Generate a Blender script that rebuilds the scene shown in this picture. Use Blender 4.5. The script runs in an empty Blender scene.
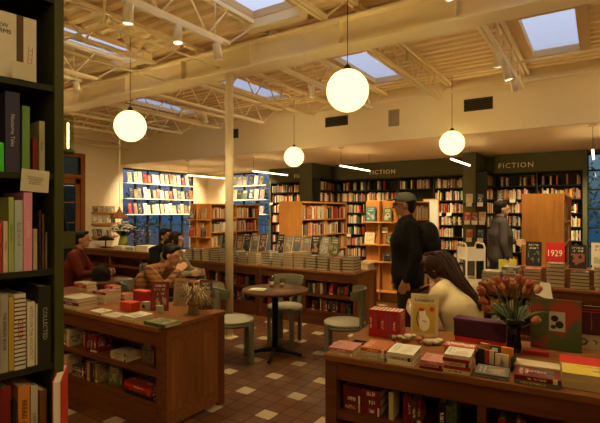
import bpy, bmesh, math, random
from mathutils import Vector, Matrix, Euler
R = math.radians
random.seed(7)
scene = bpy.context.scene
C = scene.collection
# ------------------------------------------------------------------ camera
CAMZ, FPX, YAW = 1.6, 458.0, R(33.2)
cam_d = bpy.data.cameras.new('camera'); cam = bpy.data.objects.new('camera', cam_d); C.objects.link(cam)
cam.location = (0, 0, CAMZ); cam.rotation_euler = (R(90), 0, YAW)
cam_d.sensor_width = 36; cam_d.lens = FPX / 600 * 36; cam_d.clip_start = 0.05; cam_d.clip_end = 200
scene.camera = cam
# ------------------------------------------------------------------ view + world
scene.view_settings.view_transform = 'Standard'; scene.view_settings.look = 'None'
scene.view_settings.gamma = 1; scene.view_settings.exposure = 1.5
scene.cycles.use_denoising = True
scene.cycles.max_bounces = 7; scene.cycles.diffuse_bounces = 4; scene.cycles.glossy_bounces = 3
scene.cycles.transparent_max_bounces = 8; scene.cycles.sample_clamp_indirect = 6
K = 1.0            # common factor on every lamp
W = bpy.data.worlds.new('dusk_sky'); scene.world = W; W.use_nodes = True
nt = W.node_tree; nt.nodes.clear()
_tc = nt.nodes.new('ShaderNodeTexCoord'); _sx = nt.nodes.new('ShaderNodeSeparateXYZ'); _rp = nt.nodes.new('ShaderNodeValToRGB')
_bg = nt.nodes.new('ShaderNodeBackground'); _ow = nt.nodes.new('ShaderNodeOutputWorld')
nt.links.new(_tc.outputs['Generated'], _sx.inputs[0]); nt.links.new(_sx.outputs['Z'], _rp.inputs[0])
nt.links.new(_rp.outputs[0], _bg.inputs[0]); nt.links.new(_bg.outputs[0], _ow.inputs[0])
_rp.color_ramp.elements[0].position = 0.0; _rp.color_ramp.elements[0].color = (0.03, 0.075, 0.15, 1)
_rp.color_ramp.elements[1].position = 0.42; _rp.color_ramp.elements[1].color = (0.60, 0.66, 0.88, 1)
_bg.inputs[1].default_value = 0.40

# ------------------------------------------------------------------ helpers
RX = Vector((math.cos(YAW), math.sin(YAW), 0)); FW = Vector((-math.sin(YAW), math.cos(YAW), 0))
def at_d(px, py, d):
    p = RX * ((px - 300) / FPX * d) + FW * d; p.z = CAMZ - (py - 211.5) / FPX * d; return p
def at_z(px, py, z): return at_d(px, py, (CAMZ - z) * FPX / (py - 211.5))
def at_Y(px, Y):
    r = (px - 300) / FPX; d = Y / (RX.y * r + FW.y); return (RX.x * r + FW.x) * d
def project(p):
    d = p.x * FW.x + p.y * FW.y
    if d < 0.05: return None
    return 300 + FPX * (p.x * RX.x + p.y * RX.y) / d, 211.5 - (p.z - CAMZ) / d * FPX, d

def tag(o, label=None, cat=None, group=None, kind=None):
    if label: o['label'] = label
    if cat: o['category'] = cat
    if group: o['group'] = group
    if kind: o['kind'] = kind
    return o
def thing(name, label, cat, loc=(0, 0, 0), rz=0.0, group=None):
    o = bpy.data.objects.new(name, None); C.objects.link(o); o.location = loc; o.rotation_euler = (0, 0, rz)
    o.empty_display_size = 0.1
    return tag(o, label, cat, group)
class MB:
    def __init__(s): s.bm = bmesh.new(); s.M = Matrix.Identity(4)
    def _add(s, vs, fs, mi=0, smooth=False):
        bv = [s.bm.verts.new(s.M @ Vector(v)) for v in vs]
        out = []
        for f in fs:
            try: fc = s.bm.faces.new([bv[i] for i in f])
            except ValueError: continue
            fc.material_index = mi; fc.smooth = smooth; out.append(fc)
        return bv, out
    def box(s, x0, x1, y0, y1, z0, z1, mi=0):
        vs = [(x, y, z) for z in (z0, z1) for y in (y0, y1) for x in (x0, x1)]
        s._add(vs, [(0, 2, 3, 1), (4, 5, 7, 6), (0, 1, 5, 4), (2, 6, 7, 3), (0, 4, 6, 2), (1, 3, 7, 5)], mi); return s
    def bar(s, a, b, w, h, mi=0):
        a, b = Vector(a), Vector(b); d = (b - a); L = d.length; d.normalize()
        up = Vector((0, 0, 1)) if abs(d.z) < 0.95 else Vector((1, 0, 0))
        x = d.cross(up).normalized(); u = x.cross(d).normalized()
        vs = [a + d * (L * k) + x * (w / 2 * i) + u * (h / 2 * j) for k in (0, 1) for j in (-1, 1) for i in (-1, 1)]
        s._add(vs, [(0, 2, 3, 1), (4, 5, 7, 6), (0, 1, 5, 4), (2, 6, 7, 3), (0, 4, 6, 2), (1, 3, 7, 5)], mi); return s
    def tube(s, pts, r, n=8, mi=0, caps=True):
        pts = [Vector(p) for p in pts]; rs = r if isinstance(r, (list, tuple)) else [r] * len(pts)
        vs = []; fs = []; px = None
        for i, p in enumerate(pts):
            d = (pts[min(i + 1, len(pts) - 1)] - pts[max(i - 1, 0)]).normalized()
            if px is None:
                up = Vector((0, 0, 1)) if abs(d.z) < 0.9 else Vector((1, 0, 0)); px = d.cross(up).normalized()
            else: px = (px - d * px.dot(d)).normalized()
            py = d.cross(px)
            for k in range(n):
                a = 2 * math.pi * k / n; vs.append(p + (px * math.cos(a) + py * math.sin(a)) * rs[i])
        for i in range(len(pts) - 1):
            for k in range(n):
                fs.append((i * n + k, i * n + (k + 1) % n, (i + 1) * n + (k + 1) % n, (i + 1) * n + k))
        if caps: fs.append(tuple(range(n - 1, -1, -1))); fs.append(tuple((len(pts) - 1) * n + k for k in range(n)))
        s._add(vs, fs, mi, True); return s
    def lathe(s, prof, n=24, mi=0, c=(0, 0, 0)):
        vs = []; fs = []
        for r, z in prof:
            for k in range(n):
                a = 2 * math.pi * k / n; vs.append((c[0] + max(r, 1e-4) * math.cos(a), c[1] + max(r, 1e-4) * math.sin(a), c[2] + z))
        for i in range(len(prof) - 1):
            for k in range(n): fs.append((i * n + k, i * n + (k + 1) % n, (i + 1) * n + (k + 1) % n, (i + 1) * n + k))
        if prof[0][0] > 1e-3: fs.append(tuple(range(n - 1, -1, -1)))
        if prof[-1][0] > 1e-3: fs.append(tuple((len(prof) - 1) * n + k for k in range(n)))
        s._add(vs, fs, mi, True); return s
    def ell(s, c, r, n=12, mi=0, rot=None):
        c = Vector(c); r = (r, r, r) if isinstance(r, (int, float)) else r
        m = Euler(rot).to_matrix() if rot else Matrix.Identity(3)
        vs = []; fs = []
        for i in range(n + 1):
            t = math.pi * i / n
            for k in range(2 * n):
                a = math.pi * k / n
                st = max(math.sin(t), 0.002)
                vs.append(c + m @ Vector((r[0] * st * math.cos(a), r[1] * st * math.sin(a), r[2] * math.cos(t))))
        N = 2 * n
        for i in range(n):
            for k in range(N): fs.append((i * N + k, (i + 1) * N + k, (i + 1) * N + (k + 1) % N, i * N + (k + 1) % N))
        fs.append(tuple(range(N))); fs.append(tuple(n * N + k for k in range(N - 1, -1, -1)))
        s._add(vs, fs, mi, True); return s
    def prism(s, pts, z0, z1, mi=0):
        n = len(pts); vs = [(x, y, z0) for x, y in pts] + [(x, y, z1) for x, y in pts]
        fs = [tuple(range(n - 1, -1, -1)), tuple(range(n, 2 * n))] + [(i, (i + 1) % n, n + (i + 1) % n, n + i) for i in range(n)]
        s._add(vs, fs, mi); return s
    def quad(s, a, b, c, d, mi=0): s._add([a, b, c, d], [(0, 1, 2, 3)], mi); return s
    def mesh(s, name, mats):
        bmesh.ops.recalc_face_normals(s.bm, faces=s.bm.faces)
        me = bpy.data.meshes.new(name); s.bm.to_mesh(me); s.bm.free()
        for m in (mats if isinstance(mats, (list, tuple)) else [mats]): me.materials.append(m)
        return me
    def build(s, name, mats, parent=None, bevel=0.0):
        o = bpy.data.objects.new(name, s.mesh(name, mats)); C.objects.link(o)
        if parent: o.parent = parent
        if bevel:
            b = o.modifiers.new('bevel', 'BEVEL'); b.width = bevel; b.segments = 2; b.limit_method = 'ANGLE'
        return o
def copy_tree(o, parent=None):
    c = o.copy(); C.objects.link(c)
    if parent: c.parent = parent
    for ch in list(o.children): copy_tree(ch, c)
    return c
# ------------------------------------------------------------------ node helpers / materials
class NT:
    def __init__(s, name):
        s.m = bpy.data.materials.new(name); s.m.use_nodes = True; s.t = s.m.node_tree; s.b = s.t.nodes['Principled BSDF']
    def n(s, ty, **kw):
        nd = s.t.nodes.new(ty)
        for k, v in kw.items(): setattr(nd, k, v)
        return nd
    def l(s, a, b): s.t.links.new(a, b)
    def set(s, sock, v):
        if isinstance(v, bpy.types.NodeSocket): s.l(v, sock)
        elif isinstance(v, (tuple, list)) and len(v) == 3 and sock.type == 'RGBA': sock.default_value = (*v, 1)
        else: sock.default_value = v
    def math(s, op, a, b=0.0, c=None):
        nd = s.n('ShaderNodeMath', operation=op); s.set(nd.inputs[0], a); s.set(nd.inputs[1], b)
        if c is not None: s.set(nd.inputs[2], c)
        return nd.outputs[0]
    def mix(s, f, a, b):
        nd = s.n('ShaderNodeMix', data_type='RGBA'); s.set(nd.inputs[0], f); s.set(nd.inputs[6], a); s.set(nd.inputs[7], b); return nd.outputs[2]
    def noise(s, vec, scale, detail=3, sc=None):
        if sc:
            mp = s.n('ShaderNodeMapping'); s.l(vec, mp.inputs[0]); mp.inputs['Scale'].default_value = sc; vec = mp.outputs[0]
        nd = s.n('ShaderNodeTexNoise'); s.l(vec, nd.inputs['Vector']); nd.inputs['Scale'].default_value = scale; nd.inputs['Detail'].default_value = detail
        return nd.outputs[0]
    def band(s, v, lo, hi): return s.math('MULTIPLY', s.math('GREATER_THAN', v, lo), s.math('LESS_THAN', v, hi))
def plain(name, col, rough=0.6, metal=0.0, var=0.0, spec=0.18):
    k = NT(name); b = k.b
    if var:
        tc = k.n('ShaderNodeTexCoord'); f = k.noise(tc.outputs['Object'], 6, 4)
        k.set(b.inputs['Base Color'], k.mix(f, tuple(c * (1 - var) for c in col), tuple(min(1, c * (1 + var)) for c in col)))
    else: b.inputs['Base Color'].default_value = (*col, 1)
    b.inputs['Roughness'].default_value = rough; b.inputs['Metallic'].default_value = metal
    b.inputs['Specular IOR Level'].default_value = spec
    return k.m
def wood(name, c1, c2, sc=(1, 12, 12), scale=2.2, rough=0.5, planks=None):
    k = NT(name); tc = k.n('ShaderNodeTexCoord')
    f = k.noise(tc.outputs['Object'], scale, 6, sc)
    f2 = k.noise(tc.outputs['Object'], scale * 6, 3, sc)
    v = k.math('ADD', k.math('MULTIPLY', f, 0.75), k.math('MULTIPLY', f2, 0.25))
    rp = k.n('ShaderNodeValToRGB'); k.l(v, rp.inputs[0])
    rp.color_ramp.elements[0].position = 0.33; rp.color_ramp.elements[0].color = (*c1, 1)
    rp.color_ramp.elements[1].position = 0.68; rp.color_ramp.elements[1].color = (*c2, 1)
    col = rp.outputs[0]
    if planks:
        sx = k.n('ShaderNodeSeparateXYZ'); k.l(tc.outputs['Object'], sx.inputs[0])
        a = k.math('DIVIDE', sx.outputs[planks[0]], planks[1]); cell = k.math('FLOOR', a)
        wn = k.n('ShaderNodeTexWhiteNoise', noise_dimensions='1D'); k.l(cell, wn.inputs['W'])
        col = k.mix(k.math('MULTIPLY', wn.outputs[0], 0.35), col, tuple(c * 0.45 for c in c1))
    k.set(k.b.inputs['Base Color'], col); k.b.inputs['Roughness'].default_value = rough
    k.b.inputs['Specular IOR Level'].default_value = 0.2
    return k.m
def emit(name, col, st):
    k = NT(name); k.b.inputs['Base Color'].default_value = (*col, 1)
    k.b.inputs['Emission Color'].default_value = (*col, 1); k.b.inputs['Emission Strength'].default_value = st; return k.m
def glass(name, col=(1, 1, 1), rough=0.02):
    k = NT(name); out = k.t.nodes['Material Output']
    tr = k.n('ShaderNodeBsdfTransparent'); tr.inputs[0].default_value = (*col, 1)
    gl = k.n('ShaderNodeBsdfGlossy'); gl.inputs['Roughness'].default_value = rough
    fr = k.n('ShaderNodeLayerWeight'); fr.inputs[0].default_value = 0.12
    mx = k.n('ShaderNodeMixShader'); fr.inputs[0].default_value = 0.5; k.l(k.math('ADD', k.math('MULTIPLY', k.math('POWER', fr.outputs[1], 5.0), 0.4), 0.04), mx.inputs[0]); k.l(tr.outputs[0], mx.inputs[1]); k.l(gl.outputs[0], mx.inputs[2])
    k.l(mx.outputs[0], out.inputs[0]); return k.m

CREAM_W = (0.74, 0.58, 0.38)
M = {}
M['wall'] = plain('wall_paint', (0.86, 0.73, 0.51), 0.8, var=0.03)
M['lowceil'] = plain('plaster_ceiling', (0.88, 0.73, 0.48), 0.85)
M['green_wall'] = plain('green_wall_paint', (0.105, 0.105, 0.05), 0.75, var=0.08)
M['steel'] = plain('painted_steel', (0.87, 0.73, 0.46), 0.5, var=0.05)
M['deck'] = plain('painted_deck', (0.83, 0.64, 0.36), 0.6, var=0.06)
M['skyframe'] = plain('skylight_frame_board', (0.66, 0.47, 0.25), 0.6, var=0.05)
M['white_metal'] = plain('white_enamel', (0.82, 0.72, 0.56), 0.4)
M['oak'] = wood('oak_top', (0.17, 0.058, 0.014), (0.27, 0.10, 0.026), (1, 14, 14))
M['oak_v'] = wood('oak_panel', (0.19, 0.068, 0.016), (0.33, 0.125, 0.032), (14, 14, 1), planks=(1, 0.115))
M['oak_d'] = wood('red_oak_frame', (0.11, 0.032, 0.009), (0.175, 0.055, 0.015), (1, 14, 14))
M['birch'] = wood('birch_shelf', (0.46, 0.20, 0.045), (0.62, 0.29, 0.075), (1, 12, 12), 1.6)
M['birch_v'] = wood('birch_panel', (0.36, 0.14, 0.026), (0.50, 0.21, 0.045), (8, 8, 0.8), 1.6)
M['doorwood'] = wood('door_wood', (0.22, 0.07, 0.018), (0.32, 0.11, 0.03), (12, 12, 1))
M['case_green'] = plain('dark_green_case', (0.022, 0.023, 0.008), 0.5, var=0.1)
M['case_black'] = plain('dark_case', (0.018, 0.018, 0.010), 0.5)
M['post_green'] = plain('olive_green_paint', (0.062, 0.062, 0.015), 0.5, var=0.08)
M['sage'] = plain('sage_lacquer', (0.19, 0.19, 0.12), 0.35, var=0.05)
M['seat'] = plain('pale_seat', (0.46, 0.43, 0.30), 0.4)
M['black_metal'] = plain('black_iron', (0.015, 0.013, 0.012), 0.4)
M['table_brown'] = wood('walnut_table', (0.08, 0.032, 0.011), (0.14, 0.058, 0.02), (1, 8, 8), rough=0.3)
M['table_edge'] = plain('table_edge', (0.06, 0.03, 0.02), 0.4)
M['paper'] = plain('page_paper', (0.60, 0.49, 0.31), 0.8, var=0.05)
M['white'] = plain('white_card', (0.82, 0.76, 0.62), 0.7)
M['ink'] = plain('black_ink', (0.02, 0.018, 0.015), 0.6)
M['signcream'] = plain('sign_letters', (0.95, 0.84, 0.58), 0.5)
M['glass'] = glass('clear_glass')
M['globe'] = emit('opal_globe_glass', (1.0, 0.80, 0.27), 1.0)
M['ledbar'] = emit('led_bar', (1.0, 0.74, 0.36), 4.0 * K)
M['ledstrip'] = emit('shelf_led_strip', (1.0, 0.74, 0.40), 0.9 * K)
M['downlens'] = emit('downlight_lens', (1.0, 0.85, 0.55), 5.0 * K)
M['spotlens'] = emit('spot_lens', (1.0, 0.85, 0.55), 1.0 * K)
M['vent'] = plain('vent_grille_dark', (0.10, 0.075, 0.05), 0.6)
M['vent_pale'] = plain('vent_grille_pale', (0.42, 0.33, 0.22), 0.6)
M['mullion'] = plain('black_mullion', (0.02, 0.022, 0.02), 0.5)
M['leaf'] = plain('leaf_green', (0.06, 0.09, 0.02), 0.6, var=0.3)
M['red'] = plain('red_paper', (0.55, 0.03, 0.02), 0.6)
M['skin'] = plain('skin', (0.52, 0.26, 0.15), 0.6)
M['skin_pale'] = plain('pale_skin', (0.66, 0.40, 0.26), 0.6)
M['hair_black'] = plain('black_hair', (0.012, 0.008, 0.006), 0.5)
M['hair_brown'] = plain('dark_brown_hair', (0.035, 0.014, 0.008), 0.45, var=0.3)
M['mouth'] = plain('lips', (0.35, 0.10, 0.07), 0.6)
M['eye'] = plain('eye_dark', (0.01, 0.01, 0.01), 0.3)

def book_cover_mat():
    k = NT('book_cover'); oi = k.n('ShaderNodeObjectInfo'); uv = k.n('ShaderNodeUVMap'); sx = k.n('ShaderNodeSeparateXYZ'); k.l(uv.outputs[0], sx.inputs[0])
    u, v = sx.outputs[0], sx.outputs[1]
    rnd = oi.outputs['Random']; col = oi.outputs['Color']
    wn = k.n('ShaderNodeTexWhiteNoise', noise_dimensions='1D'); k.l(rnd, wn.inputs['W'])
    rp = k.n('ShaderNodeValToRGB'); k.l(wn.outputs[0], rp.inputs[0]); rp.color_ramp.interpolation = 'CONSTANT'
    els = rp.color_ramp.elements; els[0].position = 0; els[0].color = (0.75, 0.66, 0.45, 1); els[1].position = 0.45; els[1].color = (0.03, 0.025, 0.02, 1)
    for p, c in ((0.7, (0.45, 0.06, 0.03, 1)), (0.82, (0.60, 0.42, 0.12, 1)), (0.92, (0.08, 0.14, 0.2, 1))):
        e = els.new(p); e.color = c
    cb = k.n('ShaderNodeCombineXYZ'); k.l(k.math('MULTIPLY', u, 3.0), cb.inputs[0]); k.l(k.math('MULTIPLY', v, 26.0), cb.inputs[1]); k.l(k.math('MULTIPLY', rnd, 50.0), cb.inputs[2])
    f = k.noise(cb.outputs[0], 1.0, 2)
    top = k.math('ADD', 0.62, k.math('MULTIPLY', wn.outputs[0], 0.3))
    m = k.math('MULTIPLY', k.math('GREATER_THAN', f, 0.5), k.math('MULTIPLY', k.band(u, 0.28, 0.74), k.math('MULTIPLY', k.math('GREATER_THAN', v, 0.3), k.math('LESS_THAN', v, top))))
    m2 = k.math('MULTIPLY', k.band(v, 0.06, 0.16), k.math('GREATER_THAN', rnd, 0.6))
    c = k.mix(m, col, rp.outputs[0]); c = k.mix(m2, c, rp.outputs[0])
    k.set(k.b.inputs['Base Color'], c); k.b.inputs['Roughness'].default_value = 0.45; k.b.inputs['Specular IOR Level'].default_value = 0.2
    return k.m
def book_art_mat():
    k = NT('book_jacket_art'); oi = k.n('ShaderNodeObjectInfo'); uv = k.n('ShaderNodeUVMap'); sx = k.n('ShaderNodeSeparateXYZ'); k.l(uv.outputs[0], sx.inputs[0])
    u, v = sx.outputs[0], sx.outputs[1]; rnd = oi.outputs['Random']; col = oi.outputs['Color']
    wn = k.n('ShaderNodeTexWhiteNoise', noise_dimensions='1D'); k.l(rnd, wn.inputs['W'])
    w2 = k.n('ShaderNodeTexWhiteNoise', noise_dimensions='1D'); k.l(k.math('ADD', rnd, 3.3), w2.inputs['W'])
    rp = k.n('ShaderNodeValToRGB'); k.l(w2.outputs[0], rp.inputs[0])
    els = rp.color_ramp.elements; els[0].position = 0; els[0].color = (0.5, 0.42, 0.26, 1); els[1].position = 1; els[1].color = (0.04, 0.06, 0.07, 1)
    for p, c in ((0.3, (0.35, 0.08, 0.04, 1)), (0.5, (0.62, 0.56, 0.42, 1)), (0.75, (0.12, 0.16, 0.10, 1))):
        e = els.new(p); e.color = c
    cb = k.n('ShaderNodeCombineXYZ'); k.l(u, cb.inputs[0]); k.l(k.math('MULTIPLY', v, 1.4), cb.inputs[1]); k.l(k.math('MULTIPLY', rnd, 40.0), cb.inputs[2])
    vo = k.n('ShaderNodeTexNoise'); k.l(cb.outputs[0], vo.inputs['Vector']); vo.inputs['Scale'].default_value = 3.2; vo.inputs['Detail'].default_value = 1
    blob = k.math('GREATER_THAN', vo.outputs[0], 0.5)
    area = k.math('MULTIPLY', k.band(u, 0.12, 0.88), k.band(v, 0.14, 0.62))
    c = k.mix(k.math('MULTIPLY', k.math('MULTIPLY', area, blob), 0.7), col, rp.outputs[0])
    cb2 = k.n('ShaderNodeCombineXYZ'); k.l(k.math('MULTIPLY', u, 26.0), cb2.inputs[0]); k.l(k.math('MULTIPLY', v, 9.0), cb2.inputs[1]); k.l(k.math('MULTIPLY', rnd, 90.0), cb2.inputs[2])
    f = k.math('GREATER_THAN', k.noise(cb2.outputs[0], 1.0, 2), 0.5)
    rows = k.math('ADD', k.band(v, 0.82, 0.90), k.band(v, 0.70, 0.77))
    sw = k.n('ShaderNodeRGBToBW'); k.l(col, sw.inputs[0])
    inkc = k.mix(k.math('GREATER_THAN', sw.outputs[0], 0.2), (0.75, 0.68, 0.5), (0.04, 0.03, 0.025))
    c = k.mix(k.math('MULTIPLY', k.math('MULTIPLY', k.math('MULTIPLY', f, rows), k.band(u, 0.18, 0.82)), 0.75), c, inkc)
    k.set(k.b.inputs['Base Color'], c); k.b.inputs['Roughness'].default_value = 0.4
    return k.m
M['cover'] = book_cover_mat(); M['art'] = book_art_mat()
def objcol(name, rough=0.5):
    k = NT(name); oi = k.n('ShaderNodeObjectInfo'); k.l(oi.outputs['Color'], k.b.inputs['Base Color']); k.b.inputs['Roughness'].default_value = rough; return k.m
M['objcol'] = objcol('coloured_paper')

def unit_book(kind):
    """unit book: spine towards -y; thickness x, depth y, height z; 'lying' turns thickness up; 'facing' turns the front cover to -y"""
    bm = bmesh.new(); uvl = bm.loops.layers.uv.new('UVMap')
    def bx(x0, x1, y0, y1, z0, z1, mi, outer=None):
        vs = [bm.verts.new((x, y, z)) for z in (z0, z1) for y in (y0, y1) for x in (x0, x1)]
        for q, f in enumerate([(0, 2, 3, 1), (4, 5, 7, 6), (0, 1, 5, 4), (2, 6, 7, 3), (0, 4, 6, 2), (1, 3, 7, 5)]):
            fc = bm.faces.new([vs[i] for i in f]); fc.material_index = mi
            for lp in fc.loops:
                c = lp.vert.co
                if q in (4, 5): lp[uvl].uv = (c.y if q == 5 else 1 - c.y, c.z)
                elif q in (0, 1): lp[uvl].uv = (0.05, 0.02)
                else: lp[uvl].uv = (c.x + 0.5, c.z)
            if mi == 0 and q == outer: fc.material_index = 2
    bx(-0.5, -0.4, 0.05, 1, 0, 1, 0, 4); bx(0.4, 0.5, 0.05, 1, 0, 1, 0, 5); bx(-0.5, 0.5, 0, 0.05, 0, 1, 0)
    bx(-0.4, 0.4, 0.05, 0.97, 0.015, 0.985, 1)
    for v in bm.verts:
        x, y, z = v.co
        if kind == 'lying': v.co = (0.5 - z, y, x + 0.5)
        elif kind == 'facing': v.co = (y - 0.5, 0.5 - x, z)
    bmesh.ops.recalc_face_normals(bm, faces=bm.faces)
    me = bpy.data.meshes.new('book_' + kind); bm.to_mesh(me); bm.free()
    for m in (M['cover'], M['paper'], M['art']): me.materials.append(m)
    return me
UB = {k: unit_book(k) for k in ('standing', 'lying', 'facing')}
PAL = [('cream', (0.62, 0.52, 0.34), 20), ('white', (0.74, 0.68, 0.54), 13), ('maroon', (0.24, 0.025, 0.018), 9), ('red', (0.52, 0.05, 0.03), 7),
       ('black', (0.022, 0.018, 0.016), 12), ('navy', (0.035, 0.05, 0.10), 5), ('teal', (0.06, 0.17, 0.17), 4), ('brown', (0.17, 0.075, 0.035), 10),
       ('tan', (0.40, 0.26, 0.13), 9), ('orange', (0.58, 0.19, 0.04), 6), ('yellow', (0.62, 0.45, 0.09), 4), ('olive', (0.13, 0.15, 0.05), 5),
       ('grey', (0.24, 0.22, 0.18), 7), ('pink', (0.62, 0.28, 0.24), 4)]
PC = {n: tuple(v ** 1.22 for v in c) for n, c, w in PAL}; PC.update({'grey-white': (0.5, 0.46, 0.38), 'bright green': (0.08, 0.6, 0.05), 'purple': (0.07, 0.015, 0.05)})
_names = [n for n, c, w in PAL]; _w = [w for n, c, w in PAL]
def pick(): return random.choices(_names, _w)[0]
def jit(n):
    c = PC[n]; f = random.uniform(0.8, 1.2); return (min(1, c[0] * f), min(1, c[1] * f), min(1, c[2] * f), 1)
def add_book(kind, name, label, loc, rot, dims, colour, group=None, parent=None):
    o = bpy.data.objects.new(name, UB[kind]); C.objects.link(o)
    o.location = loc; o.rotation_euler = rot if isinstance(rot, tuple) else (0, 0, rot); o.scale = dims
    o.color = jit(colour) if isinstance(colour, str) else (*colour, 1)
    tag(o, label, 'book', group); return o
def text(s, size, mat, loc, rot, parent=None, name='lettering', ext=0.0008, align='CENTER', sx=1.0, spc=1.0):
    cu = bpy.data.curves.new('t', 'FONT'); cu.body = s; cu.size = size; cu.extrude = ext; cu.align_x = align; cu.align_y = 'CENTER'; cu.resolution_u = 2; cu.space_character = spc
    t = bpy.data.objects.new('t', cu); C.objects.link(t)
    me = bpy.data.meshes.new_from_object(t.evaluated_get(bpy.context.evaluated_depsgraph_get())); me.name = name
    bpy.data.objects.remove(t); me.materials.clear(); me.materials.append(mat)
    o = bpy.data.objects.new(name, me); C.objects.link(o); o.location = loc; o.rotation_euler = rot; o.scale = (sx, 1, 1)
    if parent: o.parent = parent
    return o
ORD = ['first', 'second', 'third', 'fourth', 'fifth', 'sixth', 'seventh', 'eighth', 'ninth', 'tenth', 'eleventh', 'twelfth', 'thirteenth', 'fourteenth', 'fifteenth', 'sixteenth']
SH = []   # shelved spine-out books, turned into objects at the end
def shelf_run(M4, x0, x1, z, hmax, depth, where, inset=0.03, fill=0.93, cols=None, hr=(0.62, 0.88), tr=(0.018, 0.042)):
    """spine-out books from x0 to x1 on a board at height z; M4 maps the case's frame (front -y) to the world"""
    x = x0 + 0.01; run = []
    while x < x1 - 0.03:
        if random.random() > fill: x += random.uniform(0.04, 0.12); continue
        t = random.uniform(*tr); h = min(hmax - 0.015, random.uniform(*hr) * hmax)
        if x + t > x1 - 0.005: break
        cn = random.choice(cols) if cols else pick()
        run.append((x + t / 2, t * 0.96, h, cn)); x += t + 0.0008
    for i, (xc, t, h, cn) in enumerate(run):
        SH.append(dict(M=M4, p=(xc, inset + random.uniform(0, 0.02), z + 0.0005), t=t, h=h, d=min(depth - inset - 0.03, random.uniform(0.12, 0.16)), c=cn,
                       l=run[i - 1][3] if i else None, r=run[i + 1][3] if i + 1 < len(run) else None, w=where))

# ================================================================== STRUCTURE
LX, BY, SY, LZ, HZ = -11.4, 11.5, 8.1, 2.925, 3.85
RXW, RYW = 4.0, -2.2
def floor_mat():
    k = NT('quarry_tiles'); tc = k.n('ShaderNodeTexCoord'); sx = k.n('ShaderNodeSeparateXYZ'); k.l(tc.outputs['Object'], sx.inputs[0]); S = 0.222
    a = k.math('DIVIDE', k.math('ADD', sx.outputs[0], 2.196 + 0.0755 + 6.04), 0.151); b = k.math('DIVIDE', k.math('SUBTRACT', sx.outputs[1], 2.877 - 0.072 - 8.61), 0.1435)
    a = k.math('ADD', a, 260.0); b = k.math('ADD', b, 241.0)
    i, j = k.math('FLOOR', a), k.math('FLOOR', b); fa, fb = k.math('FRACT', a), k.math('FRACT', b)
    h = k.math('DIVIDE', i, 3.0); ieven = k.math('LESS_THAN', k.math('FRACT', k.math('ADD', h, 0.01)), 0.2)
    q = k.math('FRACT', k.math('ADD', k.math('DIVIDE', k.math('ADD', j, k.math('MULTIPLY', h, 2.0)), 3.0), 0.01)); acc = k.math('MULTIPLY', ieven, k.math('LESS_THAN', q, 0.2))
    cb = k.n('ShaderNodeCombineXYZ'); k.l(i, cb.inputs[0]); k.l(j, cb.inputs[1]); wn = k.n('ShaderNodeTexWhiteNoise', noise_dimensions='2D'); k.l(cb.outputs[0], wn.inputs['Vector'])
    base = k.mix(wn.outputs[0], (0.10, 0.036, 0.011), (0.18, 0.07, 0.02))
    base = k.mix(k.math('MULTIPLY', k.noise(tc.outputs['Object'], 9, 4), 0.5), base, (0.08, 0.03, 0.011))
    base = k.mix(acc, base, k.mix(wn.outputs[0], (0.42, 0.31, 0.18), (0.52, 0.40, 0.24)))
    g = 0.03
    gr = k.math('MAXIMUM', k.math('MAXIMUM', k.math('LESS_THAN', fa, g), k.math('GREATER_THAN', fa, 1 - g)), k.math('MAXIMUM', k.math('LESS_THAN', fb, g), k.math('GREATER_THAN', fb, 1 - g)))
    base = k.mix(gr, base, (0.06, 0.028, 0.012)); k.set(k.b.inputs['Base Color'], base)
    k.set(k.b.inputs['Roughness'], k.math('ADD', 0.38, k.math('MULTIPLY', gr, 0.4))); return k.m
def struct(name, mb, mat): return tag(mb.build(name, mat), kind='structure')
struct('floor', MB().box(LX - 0.2, RXW + 0.2, RYW - 0.2, BY + 0.5, -0.1, 0), floor_mat())
# window 1 in the left wall: Y 8.18..10.9 ; door in the left wall around Y 6.1..7.0
W1 = (8.18, 10.9, 0.35, 2.86); D1 = (5.75, 7.02, 0.0, 3.12)
m = MB()
for y0, y1, z0, z1 in ((RYW, D1[0], 0, HZ + 0.5), (D1[0], D1[1], D1[3], HZ + 0.5), (D1[1], W1[0], 0, HZ + 0.5), (W1[0], W1[1], 0, W1[2]), (W1[0], W1[1], W1[3], HZ + 0.5), (W1[1], BY, 0, HZ + 0.5)):
    m.box(LX - 0.2, LX, y0, y1, z0, z1)
struct('wall_left', m, M['wall'])
W2 = (-10.28, -8.68, 0.35, 2.86)
m = MB()
for x0, x1, z0, z1 in ((LX, W2[0], 0, LZ + 0.9), (W2[0], W2[1], 0, W2[2]), (W2[0], W2[1], W2[3], LZ + 0.9)): m.box(x0, x1, BY, BY + 0.15, z0, z1)
struct('wall_back_left', m, M['wall'])
m = MB(); m.box(W2[1], -0.3, BY + 0.32, BY + 0.45, 0, LZ + 0.9); m.box(W2[1], -8.62, BY, BY + 0.32, 0, LZ)
struct('wall_back', m, M['green_wall'])
m = MB(); m.box(-6.95, -6.55, 10.6, BY + 0.32, 0, LZ); struct('wall_pier_left', m, M['green_wall'])
m = MB(); m.box(-2.57, -2.3, 10.6, BY + 0.32, 0, LZ); struct('wall_pier_right', m, M['green_wall'])
m = MB()
for x0, x1 in ((-8.62, -6.95), (-6.3, -2.57), (-2.06, -0.3)): m.box(x0, x1, BY, BY + 0.32, 2.5, LZ)
struct('wall_header', m, M['green_wall'])
W3 = (-0.22, 2.4, 0.35, 2.86)
m = MB(); m.box(W3[0], W3[1], BY + 0.1, BY + 0.3, 0, W3[2]); m.box(W3[1], RXW, BY + 0.1, BY + 0.3, 0, LZ + 0.9); m.box(W3[0], W3[1], BY + 0.1, BY + 0.3, W3[3], LZ + 0.9); m.box(-0.3, W3[0], BY - 0.02, BY + 0.45, 0, LZ)
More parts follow.
